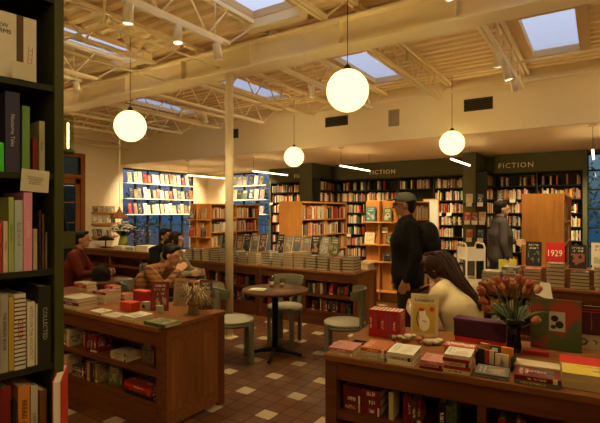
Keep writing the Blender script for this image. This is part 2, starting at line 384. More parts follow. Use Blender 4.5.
struct('wall_back_right', m, M['green_wall'])
struct('wall_right', MB().box(RXW, RXW + 0.15, RYW, BY + 0.3, 0, HZ + 0.5), M['wall'])
struct('wall_rear', MB().box(LX, RXW, RYW - 0.15, RYW, 0, HZ + 0.5), M['wall'])
struct('wall_soffit', MB().box(LX, RXW, SY, SY + 0.12, LZ, HZ + 0.3), M['wall'])
struct('trim_ledger', MB().box(LX, RXW, SY - 0.06, SY, 3.66, 3.73), M['wall'])
struct('ceiling_low', MB().box(LX, RXW, SY + 0.12, BY + 0.45, LZ, LZ + 0.08), M['lowceil'])
struct('baseboard_left', MB().box(LX, LX + 0.02, RYW, D1[0], 0, 0.12), M['doorwood'])
# corrugated deck with skylight openings
SKY = [(x, x + 0.56, 5.85, 7.38) for x in (-0.79, -3.25, -5.63, -8.05)] + [(x, x + 0.56, 2.5, 4.12) for x in (-0.72, -3.34, -5.98, -8.4)]
def deck_patch(m, x0, x1, y0, y1):
    y = y0; P = 0.19; pts = []
    n = max(1, round((y1 - y0) / P)); P = (y1 - y0) / n
    for i in range(n):
        a = y0 + i * P; pts += [(a, HZ), (a + P * .42, HZ), (a + P * .52, HZ + 0.05), (a + P * .9, HZ + 0.05)]
    pts.append((y1, HZ)); vs = []; fs = []
    for yy, zz in pts: vs += [(x0, yy, zz), (x1, yy, zz)]
    for i in range(len(pts) - 1): fs.append((2 * i, 2 * i + 1, 2 * i + 3, 2 * i + 2))
    m._add(vs, fs)
m = MB()
for yb0, yb1 in ((RYW, 4.36), (4.36, SY)):
    ss = sorted([s for s in SKY if yb0 < s[2] < yb1]); x = LX
    for s in ss:
        deck_patch(m, x, s[0], yb0, yb1); deck_patch(m, s[0], s[1], yb0, s[2]); deck_patch(m, s[0], s[1], s[3], yb1); x = s[1]
    deck_patch(m, x, RXW, yb0, yb1)
struct('ceiling', m, M['deck'])
for s in SKY:   # each skylight: board frame, curb and a glass pane
    t = thing('skylight', None, None, ((s[0] + s[1]) / 2, (s[2] + s[3]) / 2, HZ)); t['kind'] = 'structure'; t.name = 'window_skylight'
    hx, hy = (s[1] - s[0]) / 2, (s[3] - s[2]) / 2; f = MB(); g = 0.13
    for x0, x1, y0, y1 in ((-hx - g, -hx, -hy - g, hy + g), (hx, hx + g, -hy - g, hy + g), (-hx, hx, -hy - g, -hy), (-hx, hx, hy, hy + g)):
        f.box(x0, x1, y0, y1, -0.025, 0.0); 
    for x0, x1, y0, y1 in ((-hx - 0.02, -hx, -hy, hy), (hx, hx + 0.02, -hy, hy), (-hx, hx, -hy - 0.02, -hy), (-hx, hx, hy, hy + 0.02)): f.box(x0, x1, y0, y1, 0, 0.06)
    f.build('frame', M['skyframe'], t)
    MB().quad((-hx, -hy, 0.05), (hx, -hy, 0.05), (hx, hy, 0.05), (-hx, hy, 0.05)).build('pane', M['glass'], t)
# girder on the column line
GY = 4.4
g = MB(); g.box(LX, RXW, GY - 0.14, GY + 0.14, 3.345, 3.37).box(LX, RXW, GY - 0.1, GY + 0.1, 3.64, 3.665).box(LX, RXW, GY - 0.012, GY + 0.012, 3.37, 3.64)
for x in [LX + 0.6 + 1.21 * i for i in range(13)]: g.box(x - 0.006, x + 0.006, GY - 0.09, GY + 0.09, 3.37, 3.64)
struct('trim_girder', g, M['steel'])
c = MB().tube([(-3.93, 4.37, 0), (-3.93, 4.37, 3.345)], 0.05, 20); c.box(-4.03, -3.83, 4.27, 4.47, 3.335, 3.345).box(-4.01, -3.85, 4.29, 4.45, 0, 0.012)
struct('trim_column', c, M['steel'])
# open web joists
def joist(x, y0, y1):
    m = MB(); zt, zb = 3.79, 3.42
    for dx in (-0.028, 0.028): m.box(x + dx - 0.018, x + dx + 0.018, y0, y1, zt - 0.02, zt + 0.025)
    a, b = y0 + 0.10, y1 - 0.65
    for dx in (-0.026, 0.026): m.box(x + dx - 0.016, x + dx + 0.016, a, b, zb - 0.018, zb + 0.018)
    n = round((b - a) / 0.3); st = (b - a) / n
    for i in range(n):
        p0 = (x, a + i * st, zb if i % 2 == 0 else zt); p1 = (x, a + (i + 1) * st, zt if i % 2 == 0 else zb); m.tube([p0, p1], 0.010, 6)
    m.tube([(x, b, zb), (x, y1 - 0.15, zt)], 0.012, 6); m.tube([(x, a, zb), (x, y0 + 0.02, zt)], 0.012, 6)
    return struct('trim_joist', m, M['steel'])
JX = [-0.97 - 1.205 * i for i in range(9)] + [0.235, 1.44, 2.65]
for x in JX: joist(x, RYW + 0.02, GY - 0.02); joist(x, GY + 0.02, SY - 0.005)
# bridging angles and conduits
m = MB()
for y in (1.2, 6.3): m.bar((LX, y, 3.47), (RXW, y, 3.47), 0.025, 0.025)
struct('trim_bridging', m, M['steel'])
m = MB(); m.tube([(-4.9, 2.6, 3.36), (-4.9, 4.15, 3.36)], 0.016).tube([(-4.9, 2.6, 3.36), (-3.9, 2.6, 3.36), (-3.9, 2.6, 3.7)], 0.016).tube([(-3.9, 2.6, 3.36), (-3.9, 4.15, 3.36)], 0.012)
m.tube([(-11.2, 0, 3.45), (-11.2, 8.0, 3.45)], 0.03).tube([(-10.9, 0, 3.3), (-10.9, 8.0, 3.3)], 0.02)
m.tube([(-7.6, 7.6, 3.55), (3.5, 7.6, 3.55)], 0.02)
struct('trim_conduit', m, M['steel'])
m = MB()
for x, y, kk in ((-0.5, 4.15, 1), (-3.1, 4.15, 1), (-5.7, 4.15, 1)): m.box(x - 0.4, x + 0.4, 4.13, 4.28, 3.72, 3.85)
struct('trim_curb_board', m, M['steel'])

# windows with black mullions
def window(n, M4, w, z0, z1, nx, zs, paneM):
    t = thing('window_%d' % n, None, None); t['kind'] = 'structure'; t.matrix_world = M4
    f = MB(); f.box(0, w, 0.02, 0.09, z0, z0 + 0.05).box(0, w, 0.02, 0.09, z1 - 0.05, z1)
    for i in range(nx + 1):
        x = w * i / nx; f.box(max(0, x - 0.022), min(w, x + 0.022), 0.02, 0.09, z0, z1)
    for z in zs: f.box(0, w, 0.025, 0.085, z - 0.018, z + 0.018)
    f.build('window_frame', M['mullion'], t); MB().box(0.0, w, 0.05, 0.056, z0, z1).build('pane', paneM, t)
    return t
ML = Matrix.Translation((LX, W1[0], 0)) @ Matrix.Rotation(R(90), 4, 'Z')      # x along +Y, front faces +X
window(1, ML, W1[1] - W1[0], W1[2], W1[3], 6, (1.17,), M['glass'])
MBk = Matrix.Translation((W2[0], BY, 0))
window(2, MBk, W2[1] - W2[0], W2[2], W2[3], 3, (1.17,), M['glass'])
window(3, Matrix.Translation((W3[0], BY + 0.1, 0)), W3[1] - W3[0], W3[2], W3[3], 8, (0.85, 1.25, 1.65, 2.07, 2.48), glass('bluish_glass', (0.75, 0.9, 0.85)))
# door in left wall
t = thing('door_1', None, None); t['kind'] = 'structure'; t.matrix_world = Matrix.Translation((LX, D1[0], 0)) @ Matrix.Rotation(R(90), 4, 'Z')
w = D1[1] - D1[0]; f = MB()
f.box(0, 0.12, -0.03, 0.12, 0, D1[3]).box(w - 0.12, w, -0.03, 0.12, 0, D1[3]).box(0, w, -0.031, 0.12, D1[3] - 0.11, D1[3]).box(0, w, -0.031, 0.12, 2.45, 2.56).build('door_frame', M['doorwood'], t)
f = MB(); f.box(0.13, 0.25, 0, 0.05, 0.02, 2.44).box(w - 0.25, w - 0.13, 0, 0.05, 0.02, 2.44).box(0.13, w - 0.13, 0, 0.05, 0.02, 0.3).box(0.13, w - 0.13, 0, 0.05, 2.32, 2.44)
f.box(0.6, 0.63, 0.005, 0.045, 0.3, 2.32)
for z in (0.8, 1.3, 1.82): f.box(0.25, w - 0.25, 0.005, 0.045, z, z + 0.03)
f.build('door_leaf', M['doorwood'], t); MB().box(0.12, w - 0.12, 0.02, 0.026, 0.3, 3.02).build('pane', glass('door_glass', (0.28, 0.28, 0.2)), t)
MB().tube([(0.19, -0.05, 0.95), (0.19, -0.05, 1.15)], 0.012).build('door_handle', M['black_metal'], t)

# outside: pavement and planting beyond the windows
struct('ground_outside', MB().box(-30, -11.7, -5, 30, -0.15, -0.05).box(-11.7, 20, 12.2, 30, -0.15, -0.05), plain('asphalt', (0.05, 0.05, 0.05), 0.8))
def shrub(x, y, s, h, label):
    t = thing('shrub', label, 'shrub', (x, y, -0.05), 0, 'shrubs outside the windows')
    rnd = random.Random(int(x * 77 + y * 13)); m = MB()
    for i in range(420):
        a, b, rr = rnd.uniform(0, 6.28), rnd.uniform(-1, 1), rnd.uniform(0.5, 1) ; q = math.sqrt(1 - b * b)
        p = Vector((s * rr * q * math.cos(a), s * rr * q * math.sin(a), h * 0.62 + h * 0.38 * rr * b))
        d = Vector((rnd.uniform(-1, 1), rnd.uniform(-1, 1), rnd.uniform(-1, 1))).normalized(); e = d.orthogonal().normalized(); L = 0.12
        m.quad(p, p + d * L * .5 + e * L * .3, p + d * L, p + d * L * .5 - e * L * .3)
    m.build('foliage', M['leaf'], t); MB().tube([(0, 0, 0), (0.03, 0, h * 0.6), (0, 0.05, h * 0.9)], [0.05, 0.035, 0.01]).build('stem', M['doorwood'], t)
shrub(-14.2, 11.2, 1.0, 2.7, 'leafy tree outside the left window, nearest the doorway end')
shrub(-13.4, 13.4, 0.9, 2.3, 'leafy bush outside the left window by the corner')
shrub(-10.6, 14.4, 0.9, 3.2, 'leafy tree outside the shelved back window')
shrub(0.3, 14.6, 1.0, 3.3, 'leafy tree outside the window right of the shelves')

# ================================================================== LAMPS
def light(kind, name, loc, energy, col=(1, 0.77, 0.41), rot=None, **kw):
    d = bpy.data.lights.new(name, kind); d.energy = energy * K; d.color = col
    for k_, v in kw.items(): setattr(d, k_, v)
    o = bpy.data.objects.new(name, d); C.objects.link(o); o.location = loc
    if rot is not None: o.rotation_euler = rot
    return o
def aim(a, b): return (Vector(b) - Vector(a)).to_track_quat('-Z', 'Y').to_euler()
GW = 98
def globe_light(x, y, z): light('POINT', 'globe_lamp_light', (x, y, z), GW, col=(1, 0.74, 0.35), shadow_soft_size=0.208)
def cord(m, x, y, z0, z1, r=0.004): m.tube([(x, y, z0), (x, y, z1)], r, 6)
GD = [(-2.0, 3.88, 2.745, 'big round white globe lamp hanging in front of the pale girder'), (-5.06, 3.74, 2.70, 'round white globe lamp hanging left of the pale column'),
      (-5.15, 7.65, 2.70, 'round white globe lamp hanging before the green pier left of the middle'), (-2.04, 7.7, 2.73, 'round white globe lamp hanging above the person in the cap'),
      (1.05, 0.1, 2.75, None), (1.05, 3.88, 2.75, None), (1.05, 7.7, 2.73, None), (-8.15, 3.8, 2.70, None), (-2.0, 0.2, 2.75, None), (-5.06, 0.1, 2.7, None)]  # first globe on this line is added out of view to light the near bookcase
for x, y, z, lab in GD[:4]:
    t = thing('globe_lamp', lab, 'lamp', (x, y, z), 0, 'round globe lamps')
    MB().ell((0, 0, 0), 0.2, 20).build('globe', M['globe'], t)
    m = MB(); cord(m, 0, 0, 0.2, HZ - z); m.build('cord', M['table_edge'], t)
    MB().lathe([(0.03, 0.19), (0.035, 0.22), (0.012, 0.25)], 12).build('cap', M['black_metal'], t)
    globe_light(x, y, z)
for x, y, z, lab in GD[4:]:
    globe_light(x, y, z)
    t = thing('globe_lamp', 'round white globe lamp in a row outside the view', 'lamp', (x, y, z), 0, 'round globe lamps outside the view')
    MB().ell((0, 0, 0), 0.2, 12).build('globe', M['globe'], t)
    m = MB(); cord(m, 0, 0, 0.2, HZ - z); m.build('cord', M['table_edge'], t)
# track lights under the joists
TR = [(-3.3, 2.36, 3.55, 'in front of the girder, over the left display table'), (-5.85, 2.4, 3.55, 'at the far left beside the dark bookcase'), (-5.88, 5.3, 6.5, 'behind the pale column'),
      (-3.32, 5.3, 6.5, 'just left of the biggest globe lamp'), (-0.93, 5.3, 6.6, 'below the skylight at right'), (-0.93, 2.3, 3.5, 'at the top edge over the near table'), (0.25, -0.3, 1.1, 'outside the view, added to brighten the near dark bookcase')]  # last track is an added, unseen one that brightens the near bookcase
AIMS = {0: [(-3.6, 2.5, 0.8), (-3.1, 2.9, 0.4), (-3.6, 4.6, 0.3)], 1: [(-6.5, 2.4, 0.6), (-6.3, 3.2, 0.6), (-6.5, 4.5, 0.6)], 2: [(-8.9, 6.4, 1.0), (-6.0, 7.0, 1.0), (-7.6, 7.6, 1.0)],
        3: [(-3.7, 5.9, 0.8), (-3.9, 7.0, 1.4), (-4.2, 8.1, 1.3)], 4: [(-1.0, 5.9, 0.8), (-0.3, 6.2, 0.8), (-0.7, 7.6, 1.4)], 6: [(-1.4, 0.5, 1.1), (-1.4, 0.6, 0.9), (-1.4, 0.75, 0.6)], 5: [(-0.9, 2.8, 0.7), (-0.4, 2.6, 0.7), (-0.4, 3.7, 0.7)]}
TP = {0: 24, 1: 18, 2: 70, 3: 95, 4: 60, 5: 18, 6: 7}
for i, (x, y0, y1, wh) in enumerate(TR):
    t = thing('track_light', 'white track with three spot heads ' + wh, 'track light', (x, y0, 3.36), 0, 'ceiling track lights')
    L = y1 - y0; m = MB(); m.box(-0.018, 0.018, 0, L, -0.02, 0.015); m.build('track', M['white_metal'], t)
    m = MB(); m.tube([(0, 0.1, 0.01), (0, 0.1, 0.42)], 0.005).tube([(0, L - 0.1, 0.01), (0, L - 0.1, 0.42)], 0.005); m.build('hanger', M['white_metal'], t)
    for k_ in range(3):
        yy = 0.06 + (L - 0.12) * k_ / 2; q = Vector((0, yy, -0.11)); tgt = Vector(AIMS[i][k_]) - Vector((x, y0, 3.36)); d = (tgt - q).normalized()
        h = MB(); h.tube([q - d * 0.09, q - d * 0.085, q + d * 0.075], [0.03, 0.042, 0.046], 14); LN = MB().tube([q + d * 0.076, q + d * 0.074], [0.04, 0.04], 14)
        h.tube([(0, yy, -0.02), (0, yy, -0.07)], 0.008); hd = h.build('spot_head', M['white_metal'], t); LN.build('lens', M['spotlens'], hd)
        p = Vector((x, y0, 3.36)) + q + d * 0.085
        light('SPOT', 'spot_lamp', p, TP[i], rot=aim(p, AIMS[i][k_]), spot_size=R(75), spot_blend=0.7, shadow_soft_size=0.04)
# linear lamps under the low ceiling
for i, x in enumerate((-8.92, -6.75, -4.45, -2.22, -0.09)):
    t = thing('linear_lamp', 'thin glowing bar lamp on a cord, ' + ['in front of the lit window shelves', 'above the bright birch shelves', 'just left of the middle FICTION sign', 'beside the globe lamp over the capped person', 'at the right edge before the dark window'][i],
              'lamp', (x, 8.32, 2.545), 0, 'hanging bar lamps')
    MB().box(-0.014, 0.014, 0, 1.4, -0.018, 0.006).build('bar', M['ledbar'], t)
    m = MB(); cord(m, 0, 0.02, 0.0, LZ - 2.545, 0.003); cord(m, 0, 1.38, 0.0, LZ - 2.545, 0.003); m.build('cord', M['table_edge'], t)
    MB().lathe([(0.06, LZ - 2.57), (0.06, LZ - 2.545)], 14, c=(0, 0.02, 0)).build('canopy', M['white_metal'], t)
# recessed downlights
for i, (px, py) in enumerate(((278, 165.4), (349, 160.4), (389, 157.3), (432, 154.5), (530.7, 147.8), (588, 144))):
    p = at_d(px, py, (LZ - CAMZ) * FPX / (211.5 - py)); p.z = LZ; p.y = min(p.y, 11.2)
    t = thing('downlight', 'small round ceiling light ' + ['over the left dark shelves', 'near the middle bar lamp', 'above the middle FICTION sign', 'between the two middle shelf bays and globe', 'above the right FICTION sign', 'near the right edge by the last bar lamp'][i], 'ceiling light', p, 0, 'recessed ceiling lights')
    m = MB(); m.lathe([(0.05, -0.004), (0.075, -0.006), (0.075, 0.0)], 18); m.build('trim_ring', M['white_metal'], t)
    MB().lathe([(0.0, -0.003), (0.05, -0.003)], 18).build('lens', M['downlens'], t)
    light('SPOT', 'down_lamp', (p.x, p.y - 0.05, LZ - 0.02), 85, rot=aim(p, (p.x, p.y + 0.35, 0)), spot_size=R(110), spot_blend=0.8, shadow_soft_size=0.05)
for i, (x, y, tx, ty) in enumerate(((-10.0, 8.7, -11.4, 8.8), (-10.0, 9.6, -11.4, 9.7), (-10.0, 10.5, -11.4, 10.4), (-9.9, 10.2, -9.9, 11.4), (-9.1, 10.2, -9.1, 11.4))):  # extra ceiling lights, added to brighten the books on the window shelves
    t = thing('downlight', 'small ceiling light added to brighten the lit window shelves, %s of five' % ORD[i], 'ceiling light', (x, y, LZ), 0, 'added shelf brightening lights'); m = MB(); m.lathe([(0.05, -0.004), (0.075, -0.006), (0.075, 0.0)], 18); m.build('trim_ring', M['white_metal'], t)
    MB().lathe([(0.0, -0.003), (0.05, -0.003)], 18).build('lens', M['spotlens'], t); light('SPOT', 'added_wash_lamp', (x, y, LZ - 0.02), 105, col=(1, 0.8, 0.48), rot=aim((x, y, LZ), (tx, ty, 1.9)), spot_size=R(80), spot_blend=0.6, shadow_soft_size=0.05)
# vents on the soffit
def soffit_rect(px0, py0, px1, py1):
    x0, x1 = at_Y(px0, SY), at_Y(px1, SY); d0 = x0 * FW.x + SY * FW.y
    return x0, x1, CAMZ + (211.5 - py1) / FPX * d0, CAMZ + (211.5 - py0) / FPX * d0
for px0, py0, px1, py1, mt, lab in ((325.5, 118, 348, 127.5, 'vent', 'dark louvred vent on the soffit left of centre'), (464, 100, 493, 112, 'vent', 'dark louvred vent on the soffit right of the globe cord'),
                                    (228, 130, 238.6, 139, 'vent', 'small dark vent beside the pale column'), (388.7, 110.4, 399.3, 126.7, 'vent_pale', 'pale square grille between the two wide vents')):
    x0, x1, z0, z1 = soffit_rect(px0, py0, px1, py1); t = thing('wall_vent', lab, 'vent', ((x0 + x1) / 2, SY, (z0 + z1) / 2)); w, h = (x1 - x0) / 2, (z1 - z0) / 2
    f = MB(); f.box(-w, w, -0.015, 0, h - 0.015, h).box(-w, w, -0.015, 0, -h, -h + 0.015).box(-w, -w + 0.015, -0.015, 0, -h, h).box(w - 0.015, w, -0.015, 0, -h, h); f.build('frame', M['vent' if mt == 'vent' else 'vent_pale'], t)
    f = MB(); n = max(3, round(2 * h / 0.035))
    for i in range(n): zz = -h + 0.015 + (2 * h - 0.03) * (i + .5) / n; f.bar((-w + .01, -0.008, zz), (w - .01, -0.008, zz), 0.012, 0.006)
    f.build('slats', M[mt], t); MB().box(-w + .01, w - .01, -0.003, 0.0, -h + .01, h - .01).build('backing', M['ink' if mt == 'vent' else mt], t)
for px0, py0, px1, py1, lab in ((310, 120, 317.7, 128.6, 'flat square access cover left of the wide vent'), (442.7, 104, 452.8, 112.8, 'flat square access cover beside the globe cord')):
    x0, x1, z0, z1 = soffit_rect(px0, py0, px1, py1); tag(MB().box(x0, x1, SY - 0.012, SY, z0, z1).build('access_cover', M['wall'], bevel=0.004), lab, 'cover')

# ================================================================== SHELVING
BZ = [0.06, 0.36, 0.66, 0.97, 1.27, 1.57, 1.88, 2.19]
def wall_case(M4, w, nb, label, where, mat='case_black', zs=BZ, top=2.5, depth=0.3, fills=None, skip=()):
    t = thing('wall_bookcase', label, 'bookcase'); t.matrix_world = M4
    MB().box(0, w, depth - 0.02, depth, 0, top).build('back_panel', M[mat], t)
    for i in range(nb + 1):
        x = w * i / nb; MB().box(max(0, x - 0.017), min(w, x + 0.017), 0, depth - 0.02, 0, top).build('upright', M[mat], t)
    MB().box(0.0, w, 0.002, depth - 0.02, top - 0.03, top).build('top_board', M[mat], t)
    for b in range(nb):
        x0, x1 = w * b / nb + 0.017, w * (b + 1) / nb - 0.017
        for k_, z in enumerate(zs):
            MB().box(x0, x1, 0.003, depth - 0.02, z - 0.025, z).build('shelf', M[mat], t)
            if (b, k_) in skip: continue
            zt = zs[k_ + 1] - 0.025 if k_ + 1 < len(zs) else top - 0.03
            row = len(zs) - 1 - k_
            fl = (fills or {}).get((b, k_), 0.96)
            if z > 0.5 or True: shelf_run(M4, x0, x1, z, zt - z, depth - 0.02, '%s row%s, %s' % (ORD[row], '' if nb == 1 else ', %s bay' % ORD[b], where), fill=fl)
    return t
TOP = len(BZ) - 1
wall_case(Matrix.Translation((-8.62, BY, 0)), 1.67, 2, 'dark wall bookcase left of the first green pier', 'left dark case')
wall_case(Matrix.Translation((-6.5 + 0.2, BY, 0)), 3.73, 4, 'long dark wall bookcase under the middle FICTION sign', 'middle dark case', fills={(0, TOP): 0.8, (1, TOP): 0.35, (2, TOP): 0.9, (3, TOP): 0.95}, skip=((2, TOP - 1), (2, TOP - 2), (2, TOP - 3)))
wall_case(Matrix.Translation((-2.06, BY, 0)), 1.76, 2, 'dark wall bookcase under the right FICTION sign', 'right dark case', fills={(0, TOP): 0.5, (1, TOP): 0.4})
MP = lambda x, y: Matrix.Translation((x, y, 0)) @ Matrix.Rotation(R(90), 4, 'Z')
wall_case(MP(-6.3, 10.62), 0.88, 1, 'narrow dark bookcase on the side of the left green pier', 'left pier case', depth=0.24)
wall_case(MP(-2.06, 10.62), 0.88, 1, 'narrow dark bookcase on the side of the right green pier', 'right pier case', depth=0.24)
# FICTION signs
for x, nm in ((-7.36, 'left dark case'), (at_Y(382.3, BY), 'middle dark case'), (at_Y(515.7, BY), 'right dark case')):
    o = text('FICTION', 0.165, M['signcream'], (x, BY - 0.012, 2.655), (R(90), 0, 0), name='sign_lettering', ext=0.008, spc=1.22)
    tag(o, 'cream capital letters reading FICTION above the ' + nm, 'sign', 'fiction signs')
# pale standing panel in wall bay
t = thing('poster', 'pale bluish panel in a light wooden frame on the dark back shelves' , 'poster', (at_Y(431, BY - 0.04), BY - 0.045, 0.45))
MB().box(-0.17, 0.17, 0, 0.02, 0, 1.44).build('panel', plain('pale_blue_board', (0.50, 0.52, 0.45), 0.5), t)
f = MB(); f.box(-0.2, -0.17, -0.01, 0.03, 0, 1.47).box(0.17, 0.2, -0.01, 0.03, 0, 1.47).box(-0.2, 0.2, -0.01, 0.03, 1.44, 1.47); f.build('frame', M['birch'], t)

def disp(name, label, p, rz, w, h, col, tilt=0.14, t=0.025, group=None):
    return add_book('facing', name, label, p, (-tilt, 0, rz), (w, t, h), col, group)
# lit window shelves
def window_shelves(M4, w, side, nb, tiltcols):
    for q, z in enumerate((1.52, 1.98, 2.43)):
        nm = ['lowest', 'middle', 'top'][q]
        t = thing('window_shelf', 'thin lit white shelf, %s of three across the %s' % (nm, side), 'shelf', (0, 0, 0), 0, 'lit shelves across the windows'); t.matrix_world = M4 @ Matrix.Translation((0, -0.16, z))
        MB().box(0.01, w - 0.01, 0, 0.15, -0.02, 0).build('board', M['white_metal'], t); MB().box(0.01, w - 0.01, -0.008, 0, -0.014, 0.001).build('light_strip', M['ledstrip'], t)
        n = nb; ang = M4.to_euler().z
        for i in range(n):
            x = 0.12 + (w - 0.24) * (i + 0.5) / n + random.uniform(-0.03, 0.03); wd = random.uniform(0.7, 0.86) * (w - 0.24) / n; h = random.uniform(0.26, 0.35)
            cn = random.choice(tiltcols); p = M4 @ Vector((x, -0.10, z + 0.003))
            disp('display_book', '%s book face out, %s along the %s lit shelf of the %s' % (cn, ORD[i], nm, side), p, ang, wd, h, cn, 0.18, 0.02, 'books on the lit window shelves')
window_shelves(ML, W1[1] - W1[0], 'left window', 15, ['white', 'cream', 'white', 'cream', 'white', 'white', 'cream', 'tan', 'orange', 'grey', 'red', 'cream', 'navy'])
window_shelves(MBk, W2[1] - W2[0], 'back window', 6, ['cream', 'black', 'tan', 'maroon', 'white', 'grey', 'olive'])
# small ledges on left wall
for q, z in enumerate((0.92, 1.27, 1.57)):
    nm = ['lowest', 'middle', 'top'][q]
    t = thing('wall_ledge', 'short wooden wall ledge, %s of three beside the door' % nm, 'shelf', (LX, 7.2, z), 0, 'short wall ledges')
    MB().box(0, 0.16, 0, 0.72, -0.03, 0).build('board', M['birch'], t); MB().box(0.15, 0.165, 0.0, 0.72, 0, 0.02).build('lip', M['birch'], t)
    for i in range(5):
        cn = random.choice(['grey', 'cream', 'white', 'brown', 'black', 'tan']); disp('display_book', '%s book face out, %s along the %s wall ledge' % (cn, ORD[i], nm), (LX + 0.09, 7.28 + i * 0.135, z + 0.002), R(90), 0.125, random.uniform(0.17, 0.23), cn, 0.2, 0.015, 'books on the wall ledges')

def gondola(x0, x1, top, label, where, endcap):
    y0, y1 = 7.5, 9.42; t = thing('shelf_unit', label, 'shelf unit', (x0, y0, 0)); w = x1 - x0; L = y1 - y0
    zs = [0.1, 0.45, 0.79, 1.12, 1.45]
    MB().box(w / 2 - 0.01, w / 2 + 0.01, 0.02, L - 0.02, 0.05, top - 0.02).build('centre_panel', M['birch_v'], t)
    if not endcap: 
        MB().box(0, w - 0.13, 0, 0.025, 0, top).box(w - 0.128, w, 0, 0.02, 0, top).build('end_panel', M['birch_v'], t)
    else: MB().box(0, w, 0.14, 0.165, 0, top - 0.02).build('end_panel', M['birch_v'], t)
    MB().box(0, w, L - 0.025, L, 0, top).build('end_panel', M['birch_v'], t)
    MB().box(0.005, w - 0.005, 0.025 if not endcap else 0.165, L - 0.025, top - 0.03, top).build('top_board', M['birch'], t)
    a0 = 0.165 if endcap else 0.025
    for yy in (a0, (a0 + L) / 2 - 0.012, ):
        if yy != a0: MB().box(0.01, w - 0.003, yy, yy + 0.024, 0, top - 0.03).build('divider', M['birch'], t)
    for b in range(2):
        ya = a0 if b == 0 else (a0 + L) / 2 + 0.012; yb = (a0 + L) / 2 - 0.012 if b == 0 else L - 0.025
        for k_, z in enumerate(zs):
            MB().box(w / 2 + 0.01, w - 0.004, ya, yb, z - 0.025, z).build('shelf', M['birch'], t)
            MB().box(0.004, w / 2 - 0.01, ya, yb, z - 0.025, z).build('shelf', M['birch'], t)
            zt = (zs[k_ + 1] if k_ < 4 else top) - 0.028
            shelf_run(Matrix.Translation((x1, y0, 0)) @ Matrix.Rotation(R(90), 4, 'Z'), ya, yb, z, min(zt - z, 0.33), w / 2 - 0.01,
                      '%s row, %s bay, %s' % (ORD[4 - k_], ['near', 'far'][b], where), inset=0.02, cols=['cream', 'white', 'cream', 'white', 'tan', 'grey', 'red', 'black', 'brown', 'pink', 'orange'])
    if endcap:
        for k_, z in enumerate((0.2, 0.72, 1.02, 1.42)):
            MB().box(0.0, w, 0.0, 0.14, z - 0.022, z).build('end_shelf', M['birch'], t)
    return t
gondola(-8.1, -7.44, 1.78, 'birch shelf unit with end shelves near the lit left window', 'left birch unit', True)
gondola(-5.41, -4.87, 1.8, 'birch shelf unit with plain end panel behind the long display table', 'middle birch unit', False)
gondola(-3.56, -2.95, 1.8, 'birch shelf unit with end shelves right behind the person in the cap', 'capped person birch unit', True)
gondola(-0.97, -0.42, 1.86, 'tall birch shelf unit with plain end panel at right', 'right birch unit', False)
def endbooks(x0, items, where):
    for i, (dx, z, w, h, cn) in enumerate(items):
        disp('display_book', '%s book face out %s' % (cn, where[i]), (x0 + dx, 7.56, z + 0.003), 0, w, h, cn, 0.12, 0.02, 'books on the end shelves')
endbooks(-3.56, [(0.12, 1.42, 0.18, 0.27, 'teal'), (0.44, 1.42, 0.15, 0.24, 'olive'), (0.10, 1.02, 0.19, 0.2, 'cream'), (0.48, 1.02, 0.14, 0.17, 'olive'), (0.44, 0.72, 0.12, 0.15, 'black')],
         ['at top left end shelf left of the capped person', 'at top right end shelf behind the capped person', 'low on the end shelf left of the capped person', 'low on the end shelf touching the capped silhouette', 'on the lowest visible end shelf by the capped person'])
endbooks(-8.1, [(0.12, 1.42, 0.14, 0.25, 'brown'), (0.30, 1.42, 0.14, 0.24, 'maroon'), (0.5, 1.42, 0.14, 0.25, 'tan'), (0.12, 1.02, 0.17, 0.22, 'red'), (0.5, 1.02, 0.16, 0.16, 'black')],
         ['at left of the top end shelf, left birch unit', 'at middle of the top end shelf, left birch unit', 'at right of the top end shelf, left birch unit', 'at left of the second end shelf, left birch unit', 'at right of the second end shelf, left birch unit'])
for x, z in ((-3.22, 1.27), (-7.72, 1.28)):
    t = tag(MB().box(x - 0.075, x + 0.075, 7.625, 7.638, z - 0.05, z + 0.05).build('notice_card', M['white']), 'small white notice card on the %s end panel' % ('capped person side' if x > -5 else 'left birch'), 'card')
# pier face-out display (right pier)
for q, z in enumerate((1.78, 1.38, 1.0)):
    t = thing('display_ledge', 'narrow black display ledge on the right green pier, %s' % ['top', 'middle', 'lowest'][q], 'shelf', (-2.57, 10.6, z)); MB().box(0.02, 0.49, -0.07, 0, -0.015, 0).build('board', M['case_black'], t)
    cols = [['cream', 'navy'], ['red', 'brown', 'tan'], ['orange', 'navy']][q]
    for i, cn in enumerate(cols):
        x = -2.54 + 0.47 * (i + 0.5) / len(cols)
        disp('display_book', '%s book face out on the %s ledge of the right pier, %s from left' % (cn, ['top', 'middle', 'lowest'][q], ORD[i]), (x, 10.545, z + 0.002), 0, 0.14, 0.21, cn, 0.12, 0.02, 'books on the pier ledges')
        tag(MB().box(x - 0.06, x + 0.06, 10.522, 10.528, z - 0.07, z + 0.02).build('price_card', M['white']), 'white card under the %s book on the %s pier ledge' % (cn, ['top', 'middle', 'lowest'][q]), 'card', 'cards on the pier ledges')
